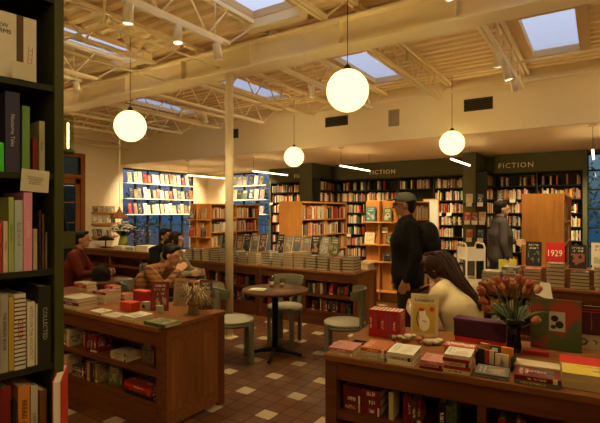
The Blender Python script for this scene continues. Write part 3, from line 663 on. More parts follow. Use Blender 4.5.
# white price cards clipped to the dark shelf fronts
CP = [(0, 0), (0, 0),  (439, 212.5), (449, 212.5), (437, 238), (500, 199.5), (512.5, 199.5), (349, 232), (271, 203)]
for px, py in CP[2:]:
    x = at_Y(px, BY - 0.008); d = x * FW.x + (BY - 0.008) * FW.y; z = CAMZ + (211.5 - py) / FPX * d; z = min(BZ, key=lambda b: abs(b - z)) - 0.03
    tag(MB().box(x - 0.06, x + 0.06, BY - 0.012, BY - 0.004, z - 0.045, z + 0.03).build('price_card', M['white'], bevel=0.002), 'white shelf card clipped on dark case, %s' % {439: 'left of the middle globe pair of cards', 449: 'right of the middle pair of cards', 437: 'low behind the backpack', 500: 'left of the pair above the right person', 512.5: 'right of the pair above the right person', 349: 'beside the birch unit with the teal book', 271: 'in the left dark case'}[px], 'card', 'cards on the dark cases')

# ================================================================== DISPLAY TABLES
def display_table(label, loc, rz, L, D, H=0.77, mids=(0.5,), name='display_table'):
    """local: x 0..L from the left, y 0..D away from the viewer"""
    t = thing(name, label, 'display table', loc, rz)
    MB().box(0, L, 0, D, H - 0.035, H).build('tabletop', M['oak'], t, bevel=0.004)
    MB().box(0.03, L - 0.03, 0.02, 0.045, H - 0.14, H - 0.035).box(0.03, L - 0.03, D - 0.045, D - 0.02, H - 0.14, H - 0.035).build('apron', M['oak_d'], t)
    for x in (0.01, L - 0.035):
        MB().box(x, x + 0.025, 0.08, D - 0.08, 0.14, H - 0.14).build('side_panel', M['oak_v'], t)
        MB().box(x - 0.002, x + 0.027, 0.08, D - 0.08, 0.03, 0.14).build('side_rail', M['oak'], t); MB().box(x - 0.002, x + 0.027, 0.08, D - 0.08, H - 0.14, H - 0.035).build('side_rail', M['oak'], t)
        for y in (0.012, D - 0.08): MB().box(x - 0.005, x + 0.065 if x < 1 else x + 0.03, y, y + 0.068, 0, H - 0.035).build('leg', M['oak_d'], t)
    for i, fx in enumerate(mids): MB().box(L * fx - 0.02, L * fx + 0.02, 0.03, D - 0.03, 0.14, H - 0.14).build('divider', M['oak_d'], t)
    MB().box(0.03, L - 0.03, 0.03, D - 0.03, 0.40, 0.44).build('shelf', M['oak_d'], t)
    MB().box(0.03, L - 0.03, 0.03, D - 0.03, 0.17, 0.20).box(0.03, L - 0.03, 0.04, 0.06, 0.0, 0.17).build('bottom_shelf', M['oak_d'], t)
    MB().box(0.04, L - 0.04, D / 2 - 0.008, D / 2 + 0.008, 0.20, H - 0.14).build('back_panel', M['oak_d'], t)
    return t
TL = display_table('near oak display table at left with stacked books and cards', (-4.9, 2.17, 0), 0, 2.28, 0.70, mids=(0.35,))
TRr = display_table('near oak display table at right holding the tulips', (-1.346, 2.308, 0), R(5.4), 2.6, 0.85, mids=(0.33, 0.66))
TA = display_table('long oak display table behind the cafe table, right half', (-4.38, 5.5, 0), 0, 1.66, 0.72)
TB = display_table('long oak display table behind the pale column, left half', (-6.05, 5.5, 0), 0, 1.66, 0.72)
TC = display_table('oak display table carrying the red 1929 book', (-1.2, 5.66, 0), 0, 2.2, 0.72)
TD = display_table('low oak table near the window with a flower vase', (-10.0, 6.05, 0), 0, 3.2, 0.6, mids=(0.33, 0.66))
def stack(M4, x, y, z, w, d, ths, cols, who, group, rz=0.0, dx=0.006, name='stacked_book', pages=False):
    """lying books, x/y the front-left corner in the table frame"""
    n = len(ths); ang = M4.to_euler().z; zz = z + 0.0005
    for i, t in enumerate(ths):
        cn = cols[i % len(cols)] if cols else pick()
        p = M4 @ Vector((x + w / 2 + random.uniform(-dx, dx), y + random.uniform(0, dx), zz))
        if pages: p = M4 @ Vector((x + w / 2 + random.uniform(-dx, dx), y + d, zz)); rz = math.pi
        pos = 'top of' if i == n - 1 else ('bottom of' if i == 0 else '%s up in' % ORD[i])
        if n == 1: pos = 'lying as'
        add_book('lying', name, '%s book, %s %s' % (cn if isinstance(cn, str) else 'plain', pos, who), p, ang + rz, (w, d, t - 0.0006), cn, group); zz += t
    return zz
def FR(loc, rz): return Matrix.Translation(loc) @ Matrix.Rotation(rz, 4, 'Z')
FA, FB, FC, FD = FR((-4.38, 5.5, 0), 0), FR((-6.05, 5.5, 0), 0), FR((-1.2, 5.66, 0), 0), FR((-10.0, 6.05, 0), 0)
FL, FRt = FR((-4.9, 2.17, 0), 0), FR((-1.346, 2.308, 0), R(5.4))
# stacks + upright row on the long tables
for F, nm, n in ((FB, 'long table left half', 8), (FA, 'long table right half', 8)):
    for i in range(n):
        k_ = random.choice((5, 5, 6)); th = random.uniform(0.036, 0.042); c1 = random.choice(['brown', 'black', 'grey', 'maroon', 'tan', 'navy'])
        if F is FB and i == 0: k_ = 5
        stack(F, 0.04 + i * 0.2, 0.05, 0.77, 0.165, 0.235, [th] * k_, [c1], '%s stack, %s' % (ORD[i], nm), 'stacked books on the long table', pages=True)
    rx0 = 0.63 if F is FB else 0.01; rx1 = 1.65 if F is FB else 1.25
    MBt = tag(MB().box(rx0, rx1, 0.35, 0.6, 0.771, 0.938).build('display_riser', M['oak'], bevel=0.003), 'low oak riser under the upright books, ' + nm, 'riser'); MBt.matrix_world = F
    for i in range(9):
        cn = random.choice(['black', 'grey', 'tan', 'brown', 'black', 'grey', 'cream', 'olive', 'grey', 'black'])
        if F is FB and i < 3 or F is FA and i > 6: continue
        p = F @ Vector((0.09 + i * 0.165, 0.44, 0.94))
        disp('display_book', '%s book standing face out, %s from left on %s' % (cn, ORD[i], nm), p, random.uniform(-0.25, 0.0), 0.15, random.uniform(0.25, 0.3), cn, 0.2, 0.022, 'upright books on the long table')
    for b in range(2):
        for z, hm, zn in ((0.44, 0.19, 'upper'), (0.20, 0.2, 'lower')):
            shelf_run(F, 0.08 + b * 0.78, 0.8 + b * 0.78, z, hm, 0.3, '%s row, %s bay, %s' % (zn, ORD[b], nm), inset=0.05, fill=0.8, cols=['black', 'brown', 'maroon', 'navy', 'grey', 'cream', 'red'])
stack(FA, 1.33, 0.47, 0.77, 0.3, 0.22, [0.03] * 3, ['cream'], 'pile at the right back end of the long table', 'stacked books on the long table')
# back right table
for i in range(9):
    w_ = 0.16; cs = [['grey'], ['grey', 'cream'], ['maroon'], ['brown'], ['black'], ['grey'], ['cream'], ['tan'], ['cream']][i]
    stack(FC, 0.03 + i * 0.225 + (0.0 if i else 0.0), 0.05, 0.77, 0.175 if i else 0.2, 0.235, [0.032, 0.038, 0.037, 0.043, 0.036, 0.04, 0.038, 0.04, 0.04][i:i + 1] * ([4, 5, 5, 6, 5, 6, 5, 5, 4][i]), cs, '%s stack, 1929 table' % ORD[i], 'stacked books on the 1929 table', pages=i != 1)
o = tag(MB().box(0.42, 1.95, 0.35, 0.62, 0.771, 0.950).build('display_riser', M['oak'], bevel=0.003), 'low oak riser under the red 1929 book', 'riser'); o.matrix_world = FC
for x_, w_, h_, cn, lab in ((0.54, 0.165, 0.27, 'black', 'black book with orange picture standing face out left of the 1929 book'), (0.99, 0.175, 0.25, 'black', 'black book standing face out right of the 1929 book'),
                            (1.22, 0.2, 0.28, 'white', 'large white book with a grey portrait standing face out on the back table'), (1.5, 0.18, 0.25, 'tan', 'tan book standing face out at the right edge of back table')):
    disp('display_book', lab, FC @ Vector((x_, 0.42, 0.952)), 0, w_, h_ + 0.02, cn, 0.12, 0.03, 'upright books on the 1929 table')
o = add_book('facing', 'display_book', 'red book reading 1929 in white numerals, standing face out', FC @ Vector((0.765, 0.41, 0.952)), (-0.12, 0, 0), (0.195, 0.04, 0.29), (0.55, 0.03, 0.02))
o.data = UB['facing'].copy(); o.data.materials[2] = M['red']; o.data.materials[0] = M['red']
t = text('1929', 0.105, M['white'], (-0.02, -0.535, 0.55), (R(90), 0, 0), o, 'numerals', ext=0.01, sx=1.0)
t.scale = (1 / 0.215 * 0.85, 1 / 0.37 * 1.25, 1); t.scale = (4.0, 3.4, 1)
for b in range(3): shelf_run(FC, 0.08 + b * 0.7, 0.7 + b * 0.7, 0.44, 0.19, 0.3, 'upper row, %s bay, 1929 table' % ORD[b], inset=0.05, fill=0.8)

# cafe furniture
def cafe_table(label, x, y, r, H=0.74):
    t = thing('cafe_table', label, 'table', (x, y, 0), 0.4)
    MB().lathe([(0, H - 0.03), (r - 0.01, H - 0.03), (r, H - 0.02), (r, H - 0.006), (r - 0.006, H), (0, H)], 40).build('tabletop', M['table_brown'], t)
    MB().lathe([(0.02, 0.06), (0.036, 0.07), (0.036, H - 0.05), (0.12, H - 0.04), (0.12, H - 0.03)], 16).build('pedestal', M['black_metal'], t)
    for k_ in range(4):
        a = k_ * math.pi / 2; m = MB(); m.tube([(0.02 * math.cos(a), 0.02 * math.sin(a), 0.07), (0.16 * math.cos(a), 0.16 * math.sin(a), 0.05), (0.30 * math.cos(a), 0.30 * math.sin(a), 0.018)], [0.03, 0.022, 0.018]); m.build('foot', M['black_metal'], t)
    return t
cafe_table('round brown cafe table with glasses and napkins, three sage chairs around it', -3.02, 4.11, 0.37)
cafe_table('round cafe table beside the pale column, by the plaid shirt', -4.0, 3.86, 0.33)
cafe_table('small round cafe table by the red shirted person', -5.15, 3.5, 0.28)
def cafe_chair(label, x, y, ang, group='sage cafe chairs'):
    """faces local +y; back at -y"""
    t = thing('cafe_chair', label, 'chair', (x, y, 0), ang, group)
    MB().lathe([(0, 0.435), (0.20, 0.435), (0.215, 0.445), (0.215, 0.458), (0.205, 0.466), (0, 0.466)], 32).build('seat', M['seat'], t)
    m = MB(); n = 32; 
    m.lathe([(0.19, 0.40), (0.212, 0.40), (0.212, 0.434), (0.19, 0.434), (0.19, 0.40)], 32); m.build('seat_ring', M['sage'], t)
    for sx in (-1, 1):
        a = R(50); px_, py_ = sx * 0.222 * math.cos(a), 0.222 * math.sin(a)
        m = MB(); m.M = Matrix.Translation((px_, py_, 0)) @ Matrix.Rotation(math.atan2(py_, px_), 4, 'Z'); m.box(-0.011, 0.011, -0.03, 0.03, 0, 0.45); m.build('leg', M['sage'], t, bevel=0.003)
        a = R(-55); px_, py_ = sx * 0.222 * math.cos(a), 0.222 * math.sin(a)
        m = MB(); m.M = Matrix.Translation((px_, py_, 0)) @ Matrix.Rotation(math.atan2(py_, px_), 4, 'Z'); m.box(-0.011, 0.011, -0.03, 0.03, 0, 0.78); m.build('leg', M['sage'], t, bevel=0.003)
    m = MB(); vs = []; fs = []; N = 18
    for i in range(N + 1):
        a = R(-160 + 140 * i / N); edge = 1 - abs(2 * i / N - 1) ** 4 * 0.35
        for r_, z in ((0.206, 0.76 - 0.07 * edge), (0.206, 0.76 + 0.055 * edge), (0.222, 0.76 + 0.055 * edge), (0.222, 0.76 - 0.07 * edge)):
            rr = r_ + (z - 0.76) * 0.18; vs.append((rr * math.cos(a) * 1.02, rr * math.sin(a), z))
    for i in range(N):
        for k_ in range(4): fs.append((4 * i + k_, 4 * i + (k_ + 1) % 4, 4 * i + 4 + (k_ + 1) % 4, 4 * i + 4 + k_))
    fs += [(3, 2, 1, 0), (4 * N, 4 * N + 1, 4 * N + 2, 4 * N + 3)]
    m._add(vs, fs, 0, True); m.build('backrest', M['sage'], t, bevel=0.003)
    return t
def face(dx, dy): return math.atan2(-dx, dy)
cafe_chair('sage green cafe chair left of the cafe table, nearest the left display table', -3.27, 3.70, face(0.35, 0.42))
cafe_chair('sage green cafe chair behind the cafe table, before the long table', -3.2, 4.56, face(0.12, -0.45))
cafe_chair('sage green cafe chair right of the cafe table, seen from the side', -2.22, 4.24, face(-0.8, -0.35))
cafe_chair('sage green cafe chair under the plaid shirted person', -4.33, 3.36, face(0.84, 0.55))
cafe_chair('sage green cafe chair under the person with pale scarf', -4.92, 4.25, face(0.84, 0.3))
cafe_chair('sage green cafe chair under the dark haired person in black', -5.55, 4.55, face(0.9, 0.1))
cafe_chair('sage green cafe chair under the person in the cream sweater', -0.84, 3.60, face(-.93, .36))
# glasses and napkins
def glass_cup(label, x, y, z, h=0.10, r=0.033):
    t = thing('drinking_glass', label, 'glass', (x, y, z), 0, 'drinking glasses on the cafe table')
    MB().lathe([(0, 0.002), (r * .8, 0.002), (r, h), (r - 0.003, h), (r * .8 - 0.003, 0.01), (0, 0.01)], 20).build('cup', glass('tumbler_glass', (0.82, 0.8, 0.7)), t)
    MB().lathe([(0, 0.012), (r * .78, 0.012), (r * .86, h * 0.5), (0, h * 0.5)], 16).build('water', plain('pale_drink', (0.55, 0.48, 0.36), 0.2), t)
glass_cup('taller water glass on the brown cafe table, left of the pair', -3.10, 4.16, 0.741, 0.13)
glass_cup('shorter water glass on the brown cafe table, right of the pair', -3.00, 4.22, 0.741, 0.10)
t = tag(MB().box(-0.09, 0.09, -0.06, 0.06, 0, 0.006).box(-0.07, 0.08, -0.05, 0.06, 0.006, 0.011).build('napkin', M['white'], bevel=0.002), 'folded cream napkins lying on the brown cafe table', 'napkin'); t.location = (-3.14, 3.95, 0.741); t.rotation_euler = (0, 0, 0.4)
glass_cup('water glass on the table beside the pale column', -4.0, 3.95, 0.741, 0.09)
t = thing('coffee_cup', 'white coffee cup near the plaid shirted person', 'cup', (-3.86, 3.74, 0.741)); MB().lathe([(0.02, 0.004), (0.03, 0.01), (0.042, 0.065), (0.038, 0.065), (0.026, 0.015), (0, 0.014)], 20).build('cup', M['white'], t)
MB().lathe([(0, 0), (0.04, 0), (0.068, 0.012), (0.04, 0.005), (0, 0.004)], 20).build('saucer', M['white'], t); MB().tube([(0.04, 0, 0.05), (0.065, 0, 0.045), (0.06, 0, 0.025), (0.034, 0, 0.02)], 0.005).build('handle', M['white'], t)
# ================================================================== NEAR BOOKCASE
def place(F, px, py, z=0.77):
    p = F.inverted() @ at_z(px, py, z); return p.x, p.y
NU = Vector((math.sin(R(7.9)), math.cos(R(7.9)), 0)); P0 = at_d(63.5, 0, 1.45); P0.z = 0
MN = Matrix.Translation(P0) @ Matrix.Rotation(math.atan2(NU.y, NU.x), 4, 'Z'); MNi = MN.inverted(); NA = math.atan2(NU.y, NU.x)
def npx(px, y=0.0):
    """bookcase x where the sight line at this column crosses the plane y"""
    r = (px - 300) / FPX; d3 = RX * r + FW; o = MNi @ Vector((0, 0, 0)); d = MNi.to_3x3() @ d3
    k = (y - o.y) / d.y; return o.x + d.x * k, k
def nz(px, py, y=0.0): x, d = npx(px, y); return CAMZ - (py - 211.5) / FPX * d
case = thing('bookcase', 'tall dark green bookcase filling the left edge, nearest of all', 'bookcase', P0, NA)
NB = [nz(30, 81), nz(30, 173), nz(30, 271), nz(30, 368)]; dz = NB[0] - NB[1]; NB = [NB[0] + dz] + NB + [NB[3] - dz, NB[3] - 2 * dz, 0.1]
MB().box(-1.0, 0.0, 0.30, 0.32, 0, 2.5).build('back_panel', M['case_black'], case)
MB().box(-0.028, 0.0, -0.004, 0.30, 0, 2.5).build('side_panel', M['post_green'], case, bevel=0.002)
MB().box(-1.0, -0.975, 0.0, 0.30, 0, 2.5).build('side_panel', M['post_green'], case)
MB().box(-0.975, -0.022, 0.0, 0.30, 2.47, 2.5).build('top_board', M['post_green'], case)
for z in NB: MB().box(-0.975, -0.022, 0.004, 0.30, z - 0.018, z).build('shelf', M['case_green'], case)
def near_book(label, px0, px1, ytop, z, col, title=None, tcol=None, depth=0.18, inset=0.012, stripe=None, fac=1.0, tsize=None):
    x0, d0 = npx(px0, inset); x1, d1 = npx(px1, inset); xm = (x0 + x1) / 2; h = min(nz((px0 + px1) / 2, ytop, inset) - z - 0.001, dz - 0.03)
    w = (x1 - x0) - 0.0015; mt = plain('book_cloth_' + label.split()[0], col, 0.45, var=0.08)
    p = MN @ Vector((xm, inset, z + 0.0006)); b = 0.0025
    m = MB(); m.box(-w / 2, -w / 2 + b, 0.002, depth, 0, h).box(w / 2 - b, w / 2, 0.002, depth, 0, h).box(-w / 2, w / 2, 0, 0.003, 0, h)
    if stripe:
        n = 17
        for i in range(n): zz = h * (0.06 + 0.88 * i / (n - 1)); m.box(-w / 2 - 0.0003, w / 2 + 0.0003, -0.0008, 0.004, zz - 0.0018, zz + 0.0018, 1)
    o = m.build('hardcover_book', [mt, M['ink']]); o.location = p; o.rotation_euler = (0, 0, NA); tag(o, label, 'book', 'books in the near bookcase')
    MB().box(-w / 2 + b, w / 2 - b, 0.004, depth - 0.004, 0.004, h - 0.004).build('pages', M['paper'], o)
    if title:
        text(title, tsize or min(w * 0.62, h / max(1, len(title)) * 1.5), plain('title_ink', tcol, 0.5), (0, -0.0012, h * 0.52), Euler((R(90), R(90), 0)), o, 'title', ext=0.0003)
    return o
b = NB[2]
near_book('bright green spined book at the very edge, beside the navy book', -6, 4.2, 142, b, PC['bright green'])
near_book('thick navy book with silver script spine in near bookcase', 5, 20, 92, b, (0.045, 0.04, 0.075), 'Nocturne Tales', (0.55, 0.5, 0.45), inset=0.006, tsize=0.015)
near_book('slim green book leaning beside the thick navy book', 22, 30, 106, b, (0.14, 0.26, 0.06), inset=0.02)
near_book('short thin maroon book right of the slim green book', 32.5, 38, 138, b, (0.18, 0.02, 0.015), inset=0.02)
near_book('olive cream spined book nearest the upright, second visible row', 39, 45, 121, b, (0.33, 0.30, 0.16), 'Essays', (0.1, 0.09, 0.05), inset=0.01)
b = NB[3]
near_book('red spined book at the very edge left of the green paperback', -6, 2.6, 222, b, (0.4, 0.05, 0.03))
near_book('pale pink and cream paperback with small print, left edge', 3, 8, 221, b, (0.62, 0.46, 0.34), 'STORIES', (0.3, 0.1, 0.08))
near_book('green and yellow tall paperback in the near bookcase', 8.4, 14, 197, b, (0.34, 0.42, 0.14), 'GREEN YEARS', (0.10, 0.18, 0.05))
near_book('blue and cream paperback between the green and the pink', 14.4, 23, 200, b, (0.42, 0.46, 0.44), 'BLUE HOUR', (0.12, 0.17, 0.30), inset=0.008)
near_book('thick pink paperback, brightest in the near bookcase', 23.4, 32.5, 192, b, (0.66, 0.26, 0.36), 'LOVERS', (0.75, 0.55, 0.35), inset=0.002)
near_book('short cream book right of the thick pink paperback', 33, 37.5, 229, b, (0.42, 0.34, 0.20), inset=0.01)
near_book('thin black book beside the short cream book', 38.5, 41.5, 210, b, (0.03, 0.02, 0.015)); near_book('thin dark brown book second from the upright, pink book row', 42, 44.5, 214, b, (0.10, 0.04, 0.02)); near_book('thin grey brown book nearest the upright, pink book row', 45, 47.5, 232, b, (0.13, 0.10, 0.06))
b = NB[4]
near_book('grey book with black letters reading THE JEWELRY BOOK', 0.3, 8.5, 294, b, (0.36, 0.33, 0.26), 'THE JEWELRY BOOK', (0.05, 0.045, 0.04))
near_book('mustard yellow spined book beside the grey jewelry book', 8.8, 14, 297, b, (0.55, 0.36, 0.06), inset=0.014)
near_book('white book with black horizontal stripes and red lettering', 14.3, 26, 294, b, (0.66, 0.60, 0.46), 'DESIGN', (0.4, 0.03, 0.02), stripe=True, inset=0.006)
near_book('white book with fine grey title beside the striped book', 27, 35, 302, b, (0.68, 0.62, 0.47), 'NOTES ON THE ARCHITECT', (0.25, 0.22, 0.18), inset=0.012)
near_book('thin white book squeezed beside the big black book', 35.4, 38, 304, b, (0.62, 0.56, 0.44), inset=0.014)
near_book('thick black book with small grey title, near bookcase', 38.5, 51, 286, b, (0.028, 0.026, 0.02), 'COLLECTED', (0.4, 0.36, 0.26), inset=0.004, tsize=0.018)
b = NB[5]
near_book('dark red book at bottom left corner', 0.3, 11, 387, b, (0.20, 0.02, 0.015), inset=0.01)
near_book('thin black short book beside the dark red book', 12.5, 16.5, 400, b, (0.025, 0.02, 0.02), 'PLAYS', (0.5, 0.45, 0.35))
near_book('orange book with dark lettering, bottom row', 18, 30, 386, b, (0.62, 0.23, 0.04), 'BREAD ON FIRE', (0.08, 0.02, 0.01), inset=0.004)
near_book('white book beside the orange book, bottom row', 30.5, 38, 386, b, (0.60, 0.54, 0.42), 'COFFEE', (0.15, 0.12, 0.1))
near_book('brown book beside the white book, bottom row', 39.5, 47, 390, b, (0.22, 0.10, 0.04))
# red book jutting out of the bottom row
x, d = npx(51, -0.02); zb = NB[5]
m = MB(); m.box(-0.012, -0.0095, 0, 0.17, 0, 0.245).box(0.0095, 0.012, 0, 0.17, 0, 0.245).box(-0.012, 0.012, 0.168, 0.17, 0, 0.245)
o = m.build('hardcover_book', plain('red_board', (0.60, 0.05, 0.03), 0.4)); o.location = MN @ Vector((x - 0.01, -0.09, zb + 0.001)); o.rotation_euler = (0, 0, NA + R(-28)); tag(o, 'bright red book jutting out of the bottom row of near bookcase', 'book', 'books in the near bookcase')
MB().box(-0.0094, 0.0094, 0.003, 0.167, 0.003, 0.242).build('pages', M['white'], o)
# face-out white book on the top visible shelf and cards
x0, _ = npx(-14, 0.03); x1, _ = npx(37, 0.03); zt = NB[1]
t = thing('art_book', 'large white book face out with an orange ladder drawing, top visible shelf', 'book', MN @ Vector(((x0 + x1) / 2, 0.035, zt + 0.001)), NA); w = (x1 - x0) / 2 * 1.0
m = MB(); m.box(-w, w, 0, 0.003, 0, 0.2).box(-w, w, 0.028, 0.031, 0, 0.2); m.build('cover', plain('white_jacket', (0.62, 0.55, 0.42), 0.4), t); MB().box(-w + 0.002, w - 0.004, 0.003, 0.028, 0.002, 0.198).build('pages', M['paper'], t)
MB().box(w * 0.18, w * 0.46, -0.001, 0.0, 0.0, 0.2).build('brown_band', plain('brown_band', (0.10, 0.055, 0.02), 0.5), t)
m = MB(); m.bar((w * .62, -0.001, .05), (w * .68, -0.001, .115), .003, .001).bar((w * .78, -0.001, .05), (w * .84, -0.001, .11), .003, .001)
for k_ in range(4): m.bar((w * (.635 + .012 * k_), -0.001, .062 + .013 * k_), (w * (.80 + .012 * k_), -0.001, .062 + .013 * k_), .002, .001)
m.build('ladder_drawing', plain('orange_ink', (0.5, 0.25, 0.04), 0.5), t)
text('NEW\nFORMS', 0.018, M['ink'], (-w * 0.45, -0.0015, 0.15), (R(90), 0, 0), t, 'title', ext=0.0003)
def hang_card(label, px0, px1, y0, y1, txt, lean=0.0):
    a, _ = npx(px0, -0.004); c, _ = npx(px1, -0.004); z1, z0 = nz((px0 + px1) / 2, y0), nz((px0 + px1) / 2, y1)
    o = MB().box(-(c - a) / 2, (c - a) / 2, -0.001, 0.0005, -(z1 - z0) / 2, (z1 - z0) / 2).build('shelf_card', plain('ivory_card', (0.56, 0.50, 0.34), 0.7))
    o.location = MN @ Vector(((a + c) / 2, -0.003, (z0 + z1) / 2)); o.rotation_euler = (0, lean, NA); tag(o, label, 'card')
    if txt: text(txt, 0.0052, M['ink'], (0, -0.0016, 0.001), (R(90), 0, 0), o, 'handwriting', ext=0.0002)
hang_card('ivory handwritten card hanging from the shelf above the pink paperback', 21, 49, 170, 192, 'staff pick this month\na warm and quiet book\nabout rivers and\nthe people who\nlive beside them', 0.06)
hang_card('blank white card in front of the white ladder book', 12, 35, 63, 80, None)
# end brackets: glass cylinder sconce and small green ledge on the end panel
t = thing('glass_sconce', 'greenish glass cylinder lamp at the end of the near bookcase', 'lamp', MN @ Vector((0.034, 0.05, nz(68, 150))), NA)
MB().lathe([(0.018, 0), (0.018, 0.115), (0.016, 0.115), (0.016, 0.003), (0.018, 0)], 20).build('cylinder', glass('green_glass', (0.90, 0.94, 0.78)), t)
MB().tube([(0, 0, 0.012), (0, 0, 0.095)], 0.003).build('filament', emit('amber_filament', (1, 0.72, 0.3), 4), t); MB().lathe([(0.02, -0.006), (0.02, 0.004), (0.006, 0.01)], 16).build('base', M['post_green'], t); MB().box(-0.034, -0.012, -0.006, 0.006, -0.004, 0.0).build('bracket', M['post_green'], t)
t = thing('end_ledge', 'small olive green ledge on the end of the near bookcase', 'shelf', MN @ Vector((0.0, 0.02, nz(66, 249))), NA)
MB().box(0, 0.045, 0, 0.12, 0, 0.012).box(0, 0.045, 0, 0.004, 0.012, 0.055).build('ledge', M['post_green'], t)
o = tag(MB().box(-0.004, 0.004, 0, 0.09, 0, 0.13).build('leaning_book', M['ink'], bevel=0.001), 'thin dark book leaning on the small olive ledge', 'book'); o.location = MN @ Vector((0.030, 0.026, nz(66, 249) + 0.014)); o.rotation_euler = (0, -0.15, NA)

# ================================================================== LEFT TABLE ITEMS
def flat(F, label, px, py, w, d, ths, cols, who, group, dz_=0.0, rz=0.0):
    x, y = place(F, px, py); stack(F, x, max(0.015, y), 0.77 + dz_, w, d, ths, cols, who, group, rz)
GL = 'books lying on the left table'; 
flat(FL, '', 56, 308, 0.25, 0.19, [0.032, 0.028, 0.034], ['white', 'maroon', 'grey-white'], 'big pile nearest the dark bookcase', GL)
flat(FL, '', 92, 302, 0.19, 0.17, [0.028, 0.026, 0.026, 0.022], ['white', 'cream', 'white', 'maroon'], 'pile with a maroon cover, left table', GL)
flat(FL, '', 74, 290, 0.22, 0.12, [0.035, 0.03, 0.02], ['cream', 'red', 'cream'], 'back pile at the far left table edge', GL)
flat(FL, '', 100, 316, 0.17, 0.13, [0.008], ['white'], 'a thin pamphlet beside the big pile', GL)
flat(FL, '', 116, 321, 0.16, 0.17, [0.018, 0.018], ['cream', 'white'], 'pair of flat books before the red box', GL)
flat(FL, '', 138, 326, 0.23, 0.16, [0.026], ['olive'], 'flat book at the front corner of the left table', GL)
flat(FL, '', 80, 315, 0.15, 0.11, [0.012, 0.01], ['cream', 'white'], 'two thin pamphlets before the maroon pile', GL)
flat(FL, '', 104, 291, 0.14, 0.1, [0.03, 0.03], ['maroon', 'red'], 'red pair at the back of the left table', GL)
flat(FL, '', 117, 300, 0.11, 0.11, [0.02, 0.02, 0.02], ['red', 'white', 'red'], 'small patterned pile in the middle of left table', GL)
def boxy(F, name, label, cat, px, py, w, d, h, mt, rz=0.0, lid=None, z=0.7705):
    x, y = place(F, px, py); y = max(0.02, y); a = F.to_euler().z
    t = thing(name, label, cat, F @ Vector((x + w / 2, y, z)), a + rz); MB().box(-w / 2, w / 2, 0, d, 0, h).build('body', mt, t, bevel=0.003)
    if lid: MB().box(-w / 2 - 0.002, w / 2 + 0.002, -0.002, d + 0.002, h - 0.012, h + 0.002).build('lid', lid, t, bevel=0.002)
    return t
rb = plain('orange_red_card', (0.55, 0.06, 0.025), 0.5); rb2 = plain('deep_red_card', (0.36, 0.025, 0.02), 0.5)
boxy(FL, 'gift_box', 'bright orange red box in the middle of the left table', 'box', 120, 310, 0.15, 0.09, 0.07, rb, lid=rb)
boxy(FL, 'gift_box', 'deep red box behind the bright orange red box', 'box', 133, 301, 0.17, 0.08, 0.10, rb2, lid=rb)
t = boxy(FL, 'small_carton', 'small grey carton with a dark emblem beside the orange red box', 'box', 141.5, 310, 0.055, 0.05, 0.07, plain('grey_card', (0.42, 0.38, 0.28), 0.5))
MB().box(-0.014, 0.014, -0.0015, 0, 0.02, 0.045).build('emblem', M['ink'], t)
boxy(FL, 'small_carton', 'small pale green carton before the framed red picture book', 'box', 156, 313, 0.05, 0.04, 0.06, plain('sage_card', (0.36, 0.36, 0.24), 0.5))
def upright(F, label, px, py, w, h, cn, rz=0.0, t=0.02, tilt=0.16, group=None, name='display_book'):
    x, y = place(F, px, py); return disp(name, label, F @ Vector((x, max(0.05, y), 0.772)), F.to_euler().z + rz, w, h, cn, tilt, t, group)
upright(FL, 'dark red brown picture book standing on left table, pages to the right', 159, 311, 0.15, 0.24, 'maroon', 0.55, 0.018)
upright(FL, 'tan brown book standing behind the straw bundle', 179, 306, 0.13, 0.24, 'tan', 0.3, 0.02)
upright(FL, 'dark card book standing at the right end of left table', 206, 310, 0.11, 0.25, 'brown', 0.75, 0.012)
upright(FL, 'small maroon book standing beside the straw bundle at right', 199, 309, 0.06, 0.13, 'maroon', 0.2, 0.012)
x, y = place(FL, 186, 316); t = thing('straw_bundle', 'pale dried grass bundle tied upright on the left table', 'dried grass', FL @ Vector((x, y + 0.08, 0.771))); t.scale = (1.45, 1.2, 1.25)
m = MB(); rr = random.Random(3)
for i in range(130):
    a = rr.uniform(0, 6.28); r0 = rr.uniform(0.0, 0.045); r1 = rr.uniform(0.03, 0.095); h = rr.uniform(0.10, 0.19); p0 = Vector((r0 * math.cos(a), r0 * math.sin(a) * .7, 0)); p1 = Vector((r0 * .6 * math.cos(a), r0 * .6 * math.sin(a), h * .55)); p2 = Vector((r1 * math.cos(a), r1 * math.sin(a) * .7, h)); p3 = p2 + Vector((0.03 * math.cos(a), 0.03 * math.sin(a), -rr.uniform(0.01, 0.06)))
    m.tube([p0, p1, p2, p3], [0.003, 0.0025, 0.004, 0.002], 5)
m.build('stalks', plain('dry_straw', (0.40, 0.31, 0.16), 0.8, var=0.3), t); MB().lathe([(0.036, 0.06), (0.04, 0.07), (0.036, 0.08)], 16).build('twine', M['doorwood'], t)
# books inside the left table, near openings
FLi = FL
for z, hm, zn in ((0.44, 0.16, 'upper'), (0.20, 0.17, 'lower')):
    shelf_run(FL, 1.28, 1.50, z, hm, 0.3, '%s row, near left table' % zn, inset=0.03, cols=['maroon', 'maroon', 'red'] if zn == 'upper' else ['brown', 'tan', 'black'], hr=(0.85, 0.97))
    shelf_run(FL, 0.86, 1.1, z, hm, 0.3, '%s row, left bay, near left table' % zn, inset=0.03, cols=['cream', 'tan', 'grey'], hr=(0.85, 0.97))
GS = 'books lying inside the left table'
stack(FL, 1.66, 0.04, 0.44, 0.2, 0.15, [0.02] * 3, ['cream'], 'pile on the upper shelf inside left table', GS)
stack(FL, 1.12, 0.04, 0.20, 0.17, 0.15, [0.022] * 4, ['tan', 'navy'], 'left pile on the lower shelf inside left table', GS)
stack(FL, 1.82, 0.05, 0.20, 0.32, 0.2, [0.03, 0.025, 0.025, 0.02], ['black', 'maroon', 'red', 'maroon'], 'dark pile on the lower shelf inside left table', GS)
